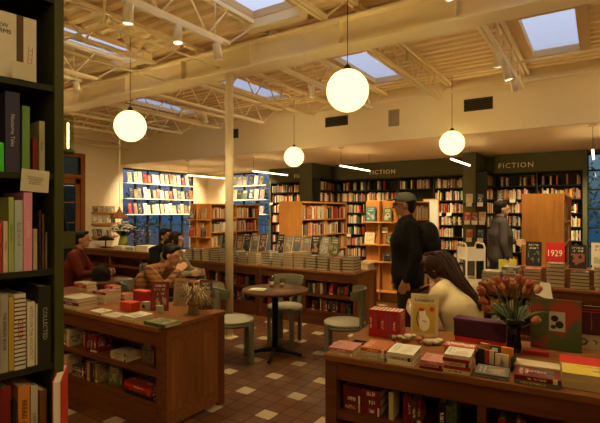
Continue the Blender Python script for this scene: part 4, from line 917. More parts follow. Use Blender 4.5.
disp('display_book', 'brown book standing face out inside the left table, upper shelf', FL @ Vector((2.02, 0.10, 0.4415)), 0.0, 0.13, 0.165, 'brown', 0.05, 0.02)
disp('display_book', 'olive grey book standing face out inside the left table, lower shelf', FL @ Vector((1.62, 0.10, 0.2015)), 0.2, 0.12, 0.15, 'olive', 0.05, 0.03)

# ================================================================== RIGHT TABLE ITEMS
GR = 'books lying on the right table'
flat(FRt, '', 329, 354, 0.15, 0.16, [0.02, 0.02], ['cream', 'pink'], 'pink topped pile at the left corner, right table', GR)
flat(FRt, '', 357, 361, 0.145, 0.19, [0.024, 0.022, 0.02], ['cream', 'cream', 'orange'], 'orange topped pile, right table', GR)
flat(FRt, '', 384, 365, 0.145, 0.19, [0.022, 0.022, 0.018], ['white', 'cream', 'white'], 'pale topped pile before the yellow bird book', GR)
flat(FRt, '', 418, 370, 0.12, 0.14, [0.015, 0.015, 0.015], ['maroon', 'pink', 'pink'], 'low pink pile, right table', GR)
flat(FRt, '', 442, 374, 0.13, 0.15, [0.019] * 5, ['cream', 'red', 'cream', 'red', 'white'], 'white topped pile with red edges', GR)
flat(FRt, '', 475, 378, 0.155, 0.15, [0.011, 0.012], ['grey', 'grey'], 'flat grey pair before the card box', GR)
flat(FRt, '', 513, 384, 0.195, 0.15, [0.022, 0.022], ['grey', 'maroon'], 'dark pair with cream lettering, right table', GR)
# two-tone red and yellow books
x, y = place(FRt, 562, 387)
yel = plain('yellow_cover', (0.68, 0.52, 0.08), 0.45)
for i in range(2):
    t = thing('hardcover_book', ['lower of two thick books at the right edge, pale pages showing', 'red and yellow thick book with a small bird drawing, right edge'][i], 'book', FRt @ Vector((x + 0.16, y, 0.7705 + i * 0.036)), FRt.to_euler().z, GR)
    MB().box(-0.16, 0.16, 0, 0.3, 0, 0.003).box(-0.16, 0.16, 0, 0.3, 0.032, 0.035).box(-0.16, -0.157, 0, 0.3, 0, 0.035).build('cover', yel if i else M['paper'], t)
    MB().box(-0.157, 0.156, 0.004, 0.296, 0.003, 0.032).build('pages', M['paper'], t)
    if i:
        MB().box(-0.16, 0.16, 0.16, 0.3, 0.0352, 0.0362).build('red_panel', M['red'], t)
        m = MB(); m.ell((0.03, 0.075, 0.0357), (0.035, 0.010, 0.001), 8).ell((0.055, 0.082, 0.0357), (0.012, 0.009, 0.001), 8); m.bar((0.02, 0.078, 0.0357), (-0.03, 0.07, 0.0357), 0.006, 0.001); m.build('bird_drawing', M['ink'], t)
        text('the yellow field', 0.018, plain('ochre_ink', (0.4, 0.22, 0.03), 0.5), (-0.04, 0.13, 0.0354), (0, 0, 0), t, 'title', ext=0.0004)
# lettering on dark pair
xx, yy = place(FRt, 532, 378); o = tag(text('SISTERS', 0.026, M['white'], (0, 0, 0), (0, 0, 0), None, 'cover_lettering', ext=0.0004), 'cream letters printed on the dark cover beside the yellow book', 'lettering')
xd, yd = place(FRt, 513, 384); o.location = FRt @ Vector((xd + 0.1, yd + 0.095, 0.7705 + 0.0445)); o.rotation_euler = (0, 0, FRt.to_euler().z)
boxy(FRt, 'flat_box', 'cream patterned flat box behind the dark pair of books', 'box', 514, 369, 0.21, 0.1, 0.028, plain('cream_pattern_card', (0.52, 0.42, 0.24), 0.5, var=0.4), lid=M['paper'])
boxy(FRt, 'small_box', 'small dark red box behind the cream flat box', 'box', 522, 354, 0.14, 0.05, 0.025, rb2)
# red volumes
x, y = place(FRt, 369, 336)
for i in range(8):
    add_book('standing', 'boxed_volume', 'red volume, %s from left in the tight red set' % ORD[i], FRt @ Vector((x + 0.012 + i * 0.0265, y, 0.771)), FRt.to_euler().z, (0.0262, 0.125, 0.178), (0.40, 0.018, 0.02), 'tight set of red volumes')
# black tray with pens
t = boxy(FRt, 'pen_tray', 'black open tray with pens before the red volumes', 'tray', 352, 344.5, 0.2, 0.05, 0.004, M['ink']); 
MB().box(-0.1, 0.1, 0, 0.003, 0, 0.018).box(-0.1, 0.1, 0.047, 0.05, 0, 0.018).box(-0.1, -0.097, 0, 0.05, 0, 0.018).box(0.097, 0.1, 0, 0.05, 0, 0.018).build('rim', M['ink'], t)
for k_, mt in enumerate(('white', 'vent_pale', 'white')): 
    o = tag(MB().tube([(-0.07, 0, 0), (0.06, 0.004, 0)], 0.004).build('pen', M[mt]), ['left white pen lying in the black tray', 'dull grey pen lying in the black tray', 'right white pen lying in the black tray'][k_], 'pen', 'pens in the black tray'); o.location = t.matrix_world @ Vector((0, 0, 0)) if False else Vector(t.location) + Matrix.Rotation(t.rotation_euler.z, 3, 'Z') @ Vector((-0.04 + 0.05 * k_ if k_ != 1 else 0.0, 0.013 + 0.011 * k_, 0.009)); o.rotation_euler = (0, 0, t.rotation_euler.z)
# yellow bird book on a stand
x, y = place(FRt, 424, 336); t = thing('picture_book', 'yellow book with a white bird drawing, standing on right table', 'book', FRt @ Vector((x, y, 0.771)), FRt.to_euler().z + 0.12)
t.rotation_euler.x = -0.1; w, h = 0.088, 0.275
MB().box(-w, w, 0, 0.003, 0, h).box(-w, w, 0.02, 0.023, 0, h).build('cover', plain('cream_jacket', (0.60, 0.50, 0.26), 0.45), t); MB().box(-w + .002, w - .003, 0.003, 0.02, 0.003, h - .003).build('pages', M['paper'], t)
MB().box(-w * .82, w * .82, -0.001, 0, 0.02, h * 0.77).build('picture_panel', plain('golden_panel', (0.55, 0.37, 0.06), 0.5), t)
m = MB(); m.ell((0.0, -0.001, 0.085), (0.036, 0.0015, 0.055), 12).ell((-0.012, -0.001, 0.145), (0.022, 0.0015, 0.03), 12); m.build('bird_body', M['white'], t)
m = MB(); m.ell((-0.018, -0.003, 0.172), (0.02, 0.0012, 0.011), 10).ell((0.05, -0.003, 0.178), (0.016, 0.0012, 0.016), 12); m.build('red_spots', M['red'], t)
m = MB(); m.tube([(-0.04, -0.003, 0.155), (-0.05, -0.003, 0.11), (-0.036, -0.003, 0.06)], 0.003).tube([(-0.01, -0.003, 0.1), (0.015, -0.003, 0.092)], 0.002); m.build('ink_lines', M['ink'], t)
text('Lovebird', 0.034, M['ink'], (0, -0.0012, h * 0.855), (R(90), 0, 0), t, 'title', ext=0.0004); text('a small tale', 0.013, M['red'], (0, -0.0012, h * 0.93), (R(90), 0, 0), t, 'subtitle', ext=0.0004)
# dried flower garland and small figure
x, y = place(FRt, 420, 343); t = thing('dried_flowers', 'bunch of cream dried flower heads lying before the yellow bird book', 'dried flowers', FRt @ Vector((x, y, 0.771)), FRt.to_euler().z); rr = random.Random(5)
for i in range(16):
    cx, cy = rr.uniform(-0.13, 0.13), rr.uniform(-0.03, 0.05); m = MB(); r_ = rr.uniform(0.014, 0.026); c_ = Vector((cx, cy, r_ * 0.8 + rr.uniform(0, 0.012)))
    for q in range(9):
        a = q * 0.7; m.ell(c_ + Vector((math.cos(a) * r_ * .55, math.sin(a) * r_ * .55, 0.2 * r_)), (r_ * .55, r_ * .4, r_ * .45), 6, rot=(0, 0.5, a))
    m.ell(c_, (r_ * .7, r_ * .7, r_ * .8), 8); m.build('flower_head', M['paper'] if i % 3 else plain('rust_petal', (0.35, 0.15, 0.06), 0.8), t)
m = MB()
for i in range(14): a = Vector((rr.uniform(-.14, .14), rr.uniform(-.03, .05), 0.006)); m.tube([a, a + Vector((rr.uniform(-.05, .05), rr.uniform(-.03, .03), 0.012))], 0.002, 5)
m.build('stalks', M['doorwood'], t)
x, y = place(FRt, 394, 347); t = thing('figurine', 'little dark spiky figurine beside the red volumes', 'figurine', FRt @ Vector((x, y, 0.771)))
m = MB(); m.ell((0, 0, 0.018), (0.014, 0.012, 0.018), 8).ell((0, 0, 0.043), 0.011, 8); m.build('body', plain('dark_clay', (0.10, 0.05, 0.035), 0.6), t); m = MB()
for a in range(6): m.tube([(0.008 * math.cos(a), 0.008 * math.sin(a), 0.045), (0.016 * math.cos(a), 0.016 * math.sin(a), 0.07)], [0.004, 0.0008], 6)
m.build('spikes', plain('pale_spikes', (0.5, 0.36, 0.24), 0.6), t)
x, y = place(FRt, 404, 347); t = thing('figurine', 'small dark bottle shaped figurine by the dried flowers', 'figurine', FRt @ Vector((x, y, 0.771))); MB().lathe([(0, 0), (0.014, 0.001), (0.015, 0.025), (0.006, 0.036), (0.007, 0.05), (0, 0.051)], 14).build('body', plain('wine_clay', (0.09, 0.03, 0.03), 0.4), t)
# patterned box, card box, purple bag
t = boxy(FRt, 'patterned_box', 'low red and white patterned box behind the white topped pile', 'box', 444, 354, 0.17, 0.09, 0.055, plain('red_white_card', (0.50, 0.12, 0.08), 0.5))
m = MB(); rr = random.Random(2)
for i in range(14): m.box(-0.075 + 0.011 * i, -0.069 + 0.011 * i, 0.01 + rr.uniform(0, .03), 0.05 + rr.uniform(0, .03), 0.0552, 0.056)
m.build('pattern', M['white'], t)
x, y = place(FRt, 475, 366); t = thing('card_rack', 'open rack of small card packs beside the tulips', 'rack', FRt @ Vector((x + 0.09, y, 0.771)), FRt.to_euler().z - 0.15)
MB().box(-0.09, 0.09, 0, 0.12, 0, 0.004).box(-0.09, 0.09, 0, 0.003, 0, 0.02).box(-0.09, -0.087, 0, 0.12, 0, 0.07).box(0.087, 0.09, 0, 0.12, 0, 0.07).box(-0.09, 0.09, 0.117, 0.12, 0, 0.09).build('tray', M['ink'], t)
base = Matrix.Translation(t.location) @ Matrix.Rotation(t.rotation_euler.z, 4, 'Z')
for i, (cx, cy, w_, h_, c_, lab) in enumerate(((-0.066, 0.012, 0.035, 0.085, (0.03, 0.025, 0.02), 'black card pack at left of the rack'), (-0.035, 0.02, 0.022, 0.08, (0.5, 0.05, 0.03), 'red card pack in the rack'), (-0.012, 0.015, 0.02, 0.085, (0.7, 0.62, 0.45), 'white card pack in the rack'),
                                          (0.04, 0.008, 0.065, 0.075, (0.66, 0.60, 0.46), 'white card with pink drawing at front of the rack'), (0.055, 0.06, 0.06, 0.10, (0.75, 0.25, 0.03), 'orange card pack at the back right of the rack'),
                                          (-0.005, 0.055, 0.045, 0.10, (0.06, 0.05, 0.04), 'black card pack with white label at back of rack'), (-0.06, 0.07, 0.05, 0.10, (0.6, 0.3, 0.08), 'amber card pack at the back left of the rack'))):
    o = tag(MB().box(-w_ / 2, w_ / 2, 0, 0.014, 0, h_).build('card_pack', plain('pack_%d' % i, c_, 0.45), bevel=0.001), lab, 'card pack', 'card packs in the rack'); o.location = base @ Vector((cx, cy, 0.005)); o.rotation_euler = (0, 0, t.rotation_euler.z)
    if i == 5: MB().box(-0.015, 0.015, -0.001, 0, 0.07, 0.09).build('label_patch', M['white'], o)
    if i == 3: MB().tube([(-0.01, -0.001, 0.02), (0.01, -0.001, 0.035), (-0.008, -0.001, 0.05), (0.01, -0.001, 0.06)], 0.002, 5).build('drawing', plain('pink_ink', (0.5, 0.12, 0.1), 0.5), o)
x, y = place(FRt, 454, 341)
t = thing('storage_box', 'dark purple box with a red underside before the cream sweater', 'box', FRt @ Vector((x + 0.15, min(y, 0.70), 0.771)), FRt.to_euler().z - 0.1); MB().box(-0.155, 0.155, 0, 0.1, 0.03, 0.14).build('body', plain('dark_purple', (0.055, 0.014, 0.035), 0.5), t, bevel=0.006); MB().box(-0.15, 0.14, 0.004, 0.096, 0, 0.03).build('base', M['red'], t)
MB().box(-0.158, 0.158, -0.003, 0.103, 0.125, 0.145).build('lid', plain('dark_purple_lid', (0.075, 0.018, 0.05), 0.45), t, bevel=0.004)
# tulip vase
x, y = place(FRt, 514, 352); TP0 = FRt @ Vector((x, y, 0.771)); t = thing('tulip_vase', 'dark glass vase of orange and pink tulips on the right table', 'vase of flowers', TP0)
MB().lathe([(0, 0), (0.036, 0.001), (0.042, 0.03), (0.034, 0.10), (0.04, 0.17), (0.037, 0.17), (0.031, 0.10), (0.038, 0.03), (0.0, 0.006)], 24).build('vase', glass('smoky_glass', (0.30, 0.32, 0.18)), t)
rr = random.Random(11); tul = [plain('tulip_orange', (0.36, 0.105, 0.031), 0.55, var=0.3), plain('tulip_pink', (0.341, 0.093, 0.062), 0.55, var=0.3), plain('tulip_peach', (0.384, 0.174, 0.074), 0.55, var=0.3)]
grn = plain('tulip_leaf', (0.055, 0.075, 0.022), 0.5, var=0.3)
TF = [(486, 303), (484, 292), (491, 286), (499, 283), (507, 284), (513, 287), (521, 285), (528, 287), (533, 322), (489, 310), (518, 282), (536, 292), (503, 290), (495, 292), (525, 293)]
dv = TP0.x * FW.x + TP0.y * FW.y
for i, (px, py) in enumerate(TF):
    q = at_d(px, py, dv + rr.uniform(-0.12, 0.12)) - TP0; s0 = Vector((rr.uniform(-.015, .015), rr.uniform(-.015, .015), 0.02)); mid = Vector((q.x * 0.35, q.y * 0.35, q.z * 0.72 if q.z > .15 else 0.2)) 
    st_ = MB().tube([s0, Vector((q.x * .12, q.y * .12, 0.16)), mid, q], [0.0035, 0.0035, 0.003, 0.003], 6).build('stem', grn, t)
    d = (q - mid).normalized(); m = MB(); m.M = Matrix.Translation(q) @ d.to_track_quat('Z', 'Y').to_matrix().to_4x4()
    for k_ in range(6): a = k_ * math.pi / 3; m.ell((0.011 * math.cos(a), 0.011 * math.sin(a), 0.020), (0.010, 0.015, 0.026), 7, rot=(0, 0.12, a))
    m.build('tulip_head', tul[i % 3], st_)
for i in range(16):
    a = rr.uniform(0, 6.28); L = rr.uniform(0.12, 0.2); o_ = Vector((math.cos(a), math.sin(a), 0)); s_ = Vector((-o_.y, o_.x, 0)); vs = []; fs = []
    for k_ in range(7):
        u_ = k_ / 6; c_ = Vector((0, 0, 0.14)) + o_ * (L * u_) + Vector((0, 0, L * 1.0 * u_ * (1.15 - u_ * .6))); w_ = 0.022 * math.sin(math.pi * (0.12 + u_ * .86)); vs += [c_ - s_ * w_ + Vector((0, 0, w_ * .4)), c_, c_ + s_ * w_ + Vector((0, 0, w_ * .4))]
        if k_: fs += [(3 * k_ - 3, 3 * k_ - 2, 3 * k_ + 1, 3 * k_), (3 * k_ - 2, 3 * k_ - 1, 3 * k_ + 2, 3 * k_ + 1)]
    m = MB(); m._add(vs, fs, 0, True); o = m.build('leaf', grn, t); md = o.modifiers.new('s', 'SOLIDIFY'); md.thickness = 0.0015
# green-red poster book and black-red picture
x, y = place(FRt, 550, 353)
k = NT('green_red_cover'); tc = k.n('ShaderNodeTexCoord'); f = k.noise(tc.outputs['Generated'], 2.0, 1); rp = k.n('ShaderNodeValToRGB'); k.l(f, rp.inputs[0]); e = rp.color_ramp.elements; e[0].position = 0.38; e[0].color = (0.28, 0.02, 0.01, 1); e[1].position = 0.5; e[1].color = (0.06, 0.075, 0.016, 1); e2 = e.new(0.75); e2.color = (0.04, 0.07, 0.018, 1); k.l(rp.outputs[0], k.b.inputs['Base Color']); k.b.inputs['Roughness'].default_value = 0.4
t = thing('poster_board', 'large green and red board standing behind the dark pair of books', 'board', FRt @ Vector((x + 0.03, y + 0.07, 0.773)), FRt.to_euler().z - 0.05); t.rotation_euler.x = -0.12
MB().box(-0.135, 0.135, 0, 0.014, 0, 0.30).build('board', k.m, t, bevel=0.002); MB().box(-0.035, 0.05, -0.0015, 0, 0.11, 0.225).build('card', plain('grey_card_b', (0.40, 0.38, 0.28), 0.5), t)
m = MB(); m.ell((-0.005, -0.002, 0.185), (0.02, .001, .018), 8).ell((0.02, -0.002, 0.15), (0.022, .001, .022), 8).ell((-0.012, -0.002, 0.135), (0.014, .001, .012), 8); m.build('blots', M['ink'], t)
MB().box(-0.1, 0.1, 0.05, 0.06, 0.0, 0.02).build('foot', M['ink'], t)
x, y = place(FRt, 598, 352)
t = thing('standing_picture', 'black picture with red line drawing, right edge of the right table', 'picture', FRt @ Vector((x + 0.02, y + 0.02, 0.771)), FRt.to_euler().z); t.rotation_euler.x = -0.1
MB().box(-0.15, 0.15, 0, 0.015, 0, 0.26).build('backing', plain('cream_sheet', (0.5, 0.43, 0.3), 0.6), t); MB().box(-0.15, 0.15, -0.006, 0, 0.09, 0.26).build('picture', plain('dark_wine', (0.05, 0.012, 0.012), 0.5), t)
m = MB()
for (a, b_) in (((-.125, .11), (-.125, .24)), ((-.125, .24), (.125, .24)), ((.125, .24), (.125, .11)), ((-.1, .11), (-.1, .225)), ((-.1, .225), (.1, .225)), ((.1, .225), (.1, .11)), ((-.05, .12), (-.05, .225)), ((0, .12), (0, .225)), ((.05, .12), (.05, .225))): m.bar((a[0], -0.007, a[1]), (b_[0], -0.007, b_[1]), 0.005, 0.002)
m.build('red_lines', plain('red_line', (0.6, 0.05, 0.03), 0.5), t)
m = MB(); m.tube([(-.11, -.001, .05), (-.09, -.001, .065), (-.07, -.001, .05), (-.085, -.001, .03), (-.11, -.001, .03)], .004, 6).tube([(-.04, -.001, .06), (-.02, -.001, .05), (-.03, -.001, .035)], .003, 6); m.build('ink_figure', M['ink'], t)
# wrapping paper behind the tulips
x, y = place(FRt, 545, 340); t = tag(MB().prism([(-0.06, 0), (0.06, -0.01), (0.03, 0.1), (-0.03, 0.09)], 0, 0.003).build('paper_sheet', M['white']), 'white paper sheet tucked up behind the tulips', 'paper'); t.location = at_d(544, 297, dv + 0.17); t.rotation_euler = (1.2, 0.3, YAW)
# things inside the right table
for z, hm, zn in ((0.44, 0.17, 'upper'),):
    shelf_run(FRt, 0.36, 0.82, z, hm, 0.4, '%s row, first bay, right table' % zn, inset=0.06, fill=0.9, cols=['black', 'olive', 'maroon', 'brown', 'cream', 'grey'], hr=(0.75, 0.95)); shelf_run(FRt, 0.92, 1.7, z, hm, 0.4, '%s row, second bay, right table' % zn, inset=0.06, fill=0.7, cols=['black', 'maroon', 'brown', 'black'], hr=(0.7, 0.95))
for c_ in range(2):
    for r_ in range(3): add_book('lying', 'stacked_book', 'maroon box book, %s of three up, %s pile inside right table' % (ORD[r_], ['left', 'right'][c_]), FRt @ Vector((0.15 + 0.115 * c_, 0.07, 0.4405 + 0.048 * r_)), FRt.to_euler().z, (0.11, 0.15, 0.047), (0.16, 0.015, 0.012), 'maroon books inside the right table')

# ================================================================== BACK LEFT: counter items, lamp, flowers
def boxD(x, y, w, d, h, mt, lab): 
    t = thing('paper_box', lab, 'box', FD @ Vector((x, y, 0.771)), 0, 'pale boxes on the window table'); MB().box(0, w, 0, d, 0, h - 0.02).build('body', mt, t); MB().box(-0.004, w + 0.004, -0.004, d + 0.004, h - 0.03, h).build('lid', M['white'], t); return t
for i_, (x_, w_) in enumerate(((1.6, 0.26), (2.34, 0.24), (2.75, 0.22))): stack(FD, x_, 0.03, 0.77, w_, 0.2, [0.03, 0.03, 0.025], ['white', 'cream', 'white'], '%s low pile on the window table' % ORD[i_], 'books on the window table')
boxD(1.9, 0.08, 0.36, 0.25, 0.12, M['white'], 'white paper box on the window table, right end'); boxD(1.22, 0.03, 0.3, 0.2, 0.09, M['paper'], 'cream paper box in the middle of the window table'); boxD(0.03, 0.04, 0.28, 0.25, 0.07, M['white'], 'white paper box at the left end of window table')
p = at_z(121, 253, 0.771); p.z = 0.771; p = Vector((-8.92, 6.42, 0.771))
t = thing('flower_vase', 'green vase with a big bouquet of white flowers near the window', 'vase of flowers', p); t.scale = (1.3, 1.3, 1.1)
MB().lathe([(0, 0), (0.06, 0.002), (0.09, 0.08), (0.075, 0.17), (0.06, 0.24), (0.065, 0.26), (0.055, 0.26), (0.05, 0.24), (0, 0.02)], 22).build('vase', plain('green_glaze', (0.26, 0.28, 0.06), 0.25), t)
rr = random.Random(9); m = MB(); m2 = MB(); m3 = MB()
for i in range(110):
    a, b_ = rr.uniform(0, 6.28), rr.uniform(0.1, 1); r_ = 0.22 * math.sqrt(rr.random()); q = Vector((r_ * math.cos(a), r_ * math.sin(a), 0.36 + 0.2 * (1 - (r_ / .24) ** 2) * b_)); m3.tube([(0, 0, 0.2), q * 0.6 + Vector((0, 0, .1)), q], 0.003, 5)
    if i % 3: 
        for k_ in range(5): c_ = k_ * 1.256; m.ell(q + Vector((0.022 * math.cos(c_), 0.022 * math.sin(c_), 0.004)), (0.024, 0.018, 0.012), 5)
    else: m2.quad(q, q + Vector((.05, .02, .03)), q + Vector((.09, 0, .02)), q + Vector((.05, -.03, .03)))
m.build('blossoms', M['white'], t); m2.build('leaves', M['leaf'], t); m3.build('stems', M['leaf'], t)
t = thing('potted_plant', 'dark leafy plant with small pink flowers beside the green vase', 'plant', (-8.38, 6.45, 0.771)); MB().lathe([(0, 0), (0.08, 0), (0.1, 0.12), (0.09, 0.12), (0.07, 0.02), (0, 0.02)], 20).build('pot', plain('brown_pot', (0.2, 0.09, 0.04), 0.6), t)
m = MB(); m2 = MB()
for i in range(150):
    a = rr.uniform(0, 6.28); r_ = rr.uniform(0.02, 0.24); q = Vector((r_ * math.cos(a), r_ * math.sin(a), 0.14 + rr.uniform(0, 0.26))); d = Vector((math.cos(a), math.sin(a), rr.uniform(-.3, .6))); s_ = Vector((-d.y, d.x, 0)); m.quad(q, q + d * .04 + s_ * .02, q + d * .09, q + d * .04 - s_ * .02)
    if i % 9 == 0: m2.ell(q + Vector((0, 0, .04)), 0.016, 5)
m.build('foliage', plain('dark_leaf', (0.03, 0.045, 0.02), 0.6), t); m2.build('flowers', plain('pink_petal', (0.5, 0.2, 0.15), 0.6), t)
t = thing('desk_lamp', 'small black dome lamp on the window table', 'lamp', (-9.48, 6.35, 0.771)); t.scale = (1.4, 1.4, 1.15); MB().lathe([(0, 0), (0.07, 0), (0.07, 0.012), (0.012, 0.02), (0.01, 0.16)], 18).build('base', M['black_metal'], t); MB().lathe([(0.01, 0.25), (0.05, 0.235), (0.11, 0.19), (0.14, 0.15), (0.135, 0.15), (0.1, 0.185), (0.0, 0.24)], 22).build('shade', M['black_metal'], t)
p = at_d(119.5, 0, 8.6)
t = thing('pendant_lamp', 'brown cone pendant lamp hanging before the lit left window', 'lamp', (p.x, p.y, CAMZ - (218.5 - 211.5) / FPX * 8.6)); MB().lathe([(0.175, 0), (0.165, 0.02), (0.06, 0.11), (0.022, 0.17), (0.01, 0.23), (0.006, 0.23), (0.018, 0.17), (0.055, 0.105), (0.16, 0.016), (0.17, 0)], 28).build('shade', plain('brown_shade', (0.20, 0.07, 0.03), 0.5), t); MB().ell((0, 0, 0.06), 0.03, 10).build('bulb', M['spotlens'], t)
m = MB(); cord(m, 0, 0, 0.23, HZ - t.location.z, 0.003); m.build('cord', M['wall'], t)
# book cart
p = at_d(471, 0, 6.95); t = thing('book_cart', 'cream metal book cart behind the table with the 1929 book', 'cart', (p.x, p.y, 0), YAW)
for sx in (-0.135, 0.135): 
    for sy in (-0.18, 0.18): MB().tube([(sx, sy, 0.1), (sx, sy, 1.07)], 0.014).build('post', M['white_metal'], t)
    MB().tube([(sx, -0.18, 1.07), (sx, -0.13, 1.12), (sx, 0.13, 1.12), (sx, 0.18, 1.07)], 0.014).build('top_rail', M['white_metal'], t)
for z, h in ((0.87, 0.18), (0.5, 0.1), (0.15, 0.1)): MB().box(-0.13, 0.13, -0.18, 0.18, z, z + 0.012).box(-0.13, 0.13, -0.185, -0.175, z, z + h).box(-0.13, 0.13, 0.175, 0.185, z, z + h).build('shelf', M['white_metal'], t)
for sx in (-0.135, 0.135):
    for sy in (-0.18, 0.18): MB().tube([(sx - 0.012, sy, 0.05), (sx + 0.012, sy, 0.05)], 0.05, 14).tube([(sx, sy, 0.05), (sx, sy, 0.11)], 0.01).build('wheel', M['black_metal'], t)
# patterned armchair
t = thing('armchair', 'low armchair in black and cream striped fabric, left of the small table', 'armchair', (-5.82, 3.36, 0), R(-45))
k = NT('zebra_fabric'); tc = k.n('ShaderNodeTexCoord'); wv = k.n('ShaderNodeTexWave'); k.l(tc.outputs['Object'], wv.inputs[0]); wv.inputs['Scale'].default_value = 9; wv.inputs['Distortion'].default_value = 6; k.set(k.b.inputs['Base Color'], k.mix(k.math('GREATER_THAN', wv.outputs[1], 0.5), (0.02, 0.02, 0.015), (0.55, 0.48, 0.3))); k.b.inputs['Roughness'].default_value = 0.9
MB().box(-0.26, 0.26, -0.22, 0.26, 0.22, 0.42).build('seat', k.m, t, bevel=0.04); MB().box(-0.27, 0.27, -0.34, -0.22, 0.22, 0.86).build('backrest', k.m, t, bevel=0.04)
for sx in (-1, 1): MB().box(sx * 0.31 - 0.045, sx * 0.31 + 0.045, -0.3, 0.24, 0.2, 0.6).build('armrest', k.m, t, bevel=0.03)
for sx in (-0.28, 0.28):
    for sy in (-0.28, 0.2): MB().tube([(sx, sy, 0), (sx, sy, 0.22)], [0.015, 0.025]).build('leg', M['black_metal'], t)
# bag on the small table side
p = at_d(93, 0, 5.9); t = thing('shoulder_bag', 'black bag standing on the small cafe table', 'bag', (-5.2, 3.42, 0.741), 0.4); m = MB(); m.ell((0, 0, 0.09), (0.13, 0.06, 0.095), 12).box(-0.1, 0.1, -0.045, 0.045, 0, 0.06); m.build('body', M['ink'], t); MB().tube([(-0.08, 0, 0.14), (-0.05, 0, 0.22), (0.05, 0, 0.22), (0.08, 0, 0.14)], 0.008).build('strap', M['ink'], t)

# ================================================================== PEOPLE
def fuse(m, name, mats, parent, voxel=0.01, smooth=4):
    o = m.build(name, mats)
    r = o.modifiers.new('r', 'REMESH'); r.mode = 'VOXEL'; r.voxel_size = voxel; r.use_smooth_shade = True
    s = o.modifiers.new('s', 'SMOOTH'); s.iterations = smooth; s.factor = 0.5
    me = bpy.data.meshes.new_from_object(o.evaluated_get(bpy.context.evaluated_depsgraph_get())); bpy.data.objects.remove(o)
    me.name = name; me.materials.clear(); me.materials.append(mats if not isinstance(mats, list) else mats[0])
    for p_ in me.polygons: p_.use_smooth = True; p_.material_index = 0
    o = bpy.data.objects.new(name, me); C.objects.link(o); o.parent = parent; return o
def cap(m, a, b, ra, rb): m.tube([a, b], [ra, rb], 12); m.ell(a, ra, 8); m.ell(b, rb, 8)
def V(*a): return Vector(a)
def person(label, loc, rz, J, top, bottom, skin, hair, shoe=None, head_rot=(0, 0, 0), hairfn=None, sc=1.0, bulk=1.0, extra=None, hands=None):
    t = thing('person', label, 'person', loc, rz); t.scale = (sc, sc, sc)
    pe, ch, ne, hd = J['pelvis'], J['chest'], J['neck'], J['head']; sh = J['sh']; el = J['el']; wr = J['wr']; hp = J['hip']; kn = J['kn']; an = J['an']
    HR = Euler(head_rot, 'XYZ').to_matrix()
    def torso(m, g):
        side = (sh[1] - sh[0]).normalized()
        for s_ in (-1, 0, 1):
            cap(m, pe + side * 0.075 * s_, pe.lerp(ch, 0.5) + side * 0.06 * s_, (0.105 + g) * bulk, (0.095 + g) * bulk); cap(m, pe.lerp(ch, 0.5) + side * 0.06 * s_, ch + side * 0.085 * s_, (0.095 + g) * bulk, (0.105 + g) * bulk)
            cap(m, ch + side * 0.085 * s_, ne.lerp(ch, 0.28) + side * 0.09 * s_, (0.105 + g) * bulk, (0.062 + g) * bulk)
        for i in (0, 1): cap(m, ne.lerp(ch, 0.15), sh[i], 0.05 + g, 0.058 + g)
    def arm(m, i, g): cap(m, sh[i], el[i], 0.056 + g, 0.042 + g); cap(m, el[i], wr[i], 0.042 + g, 0.03 + g * .8)
    def leg(m, i, g, lo=1.0): cap(m, hp[i], kn[i], 0.088 + g, 0.058 + g); cap(m, kn[i], kn[i].lerp(an[i], 0.35), 0.056 + g, 0.056 + g); cap(m, kn[i].lerp(an[i], 0.35), kn[i].lerp(an[i], lo), 0.056 + g, 0.038 + g)
    m = MB(); torso(m, -0.012)
    for i in (0, 1): arm(m, i, -0.006); leg(m, i, -0.008); cap(m, an[i], an[i] + J.get('toe', V(0, 0.13, -0.045)), 0.035, 0.026)
    cap(m, ne - V(0, 0, 0.03), hd - HR @ V(0, 0.015, 0.055), 0.052, 0.05)
    H = lambda x, y, z: hd + HR @ V(x, y, z)
    def he(c, r): m.ell(H(*c), r, 10, rot=head_rot)
    he((0, 0, 0.02), (0.073, 0.092, 0.095)); he((0, 0.028, -0.045), (0.055, 0.062, 0.062)); he((0, 0.055, -0.088), (0.026, 0.026, 0.022))
    cap(m, H(0, 0.085, 0.008), H(0, 0.112, -0.025), 0.009, 0.014); 
    for s_ in (-1, 1): he((s_ * 0.074, -0.005, -0.01), (0.012, 0.020, 0.030)); he((s_ * 0.03, 0.078, 0.022), (0.024, 0.014, 0.010))
    for i in (0, 1):   # hands: palm, four fingers, thumb
        fd, pn = (hands[i] if hands else ((wr[i] - el[i]).normalized(), V(1 if i else -1, 0, 0)))
        fd = fd.normalized(); sd = fd.cross(pn).normalized(); pn = sd.cross(fd).normalized(); w0 = wr[i]
        for q in range(4): cap(m, w0 + sd * (q - 1.5) * 0.012, w0 + fd * 0.085 + sd * (q - 1.5) * 0.0205, 0.016, 0.013)
        for q, L in enumerate((0.068, 0.078, 0.072, 0.056)):
            a = w0 + fd * 0.085 + sd * (q - 1.5) * 0.022; b_ = a + fd * L * .5 - pn * 0.008; c_ = b_ + fd * L * .38 - pn * 0.022; cap(m, a, b_, 0.0095, 0.0088); cap(m, b_, c_, 0.0088, 0.0075)
        a = w0 + fd * 0.03 - sd * 0.028; b_ = a + fd * 0.035 - sd * 0.026 - pn * .008; cap(m, a, b_, 0.013, 0.011); cap(m, b_, b_ + fd * 0.032 - sd * 0.006 - pn * .008, 0.011, 0.009)
    fuse(m, 'body', skin, t, 0.0075, 3)
    m = MB(); torso(m, 0.012)
    for i in (0, 1): arm(m, i, 0.013)
    cap(m, ne - V(0, 0, 0.01), ne + V(0, 0, 0.012), 0.066, 0.062)
    if J.get('hem'): cap(m, pe, pe + J['hem'], 0.13, 0.135)
    fuse(m, J.get('topname', 'sweater'), top, t, 0.012, 5)
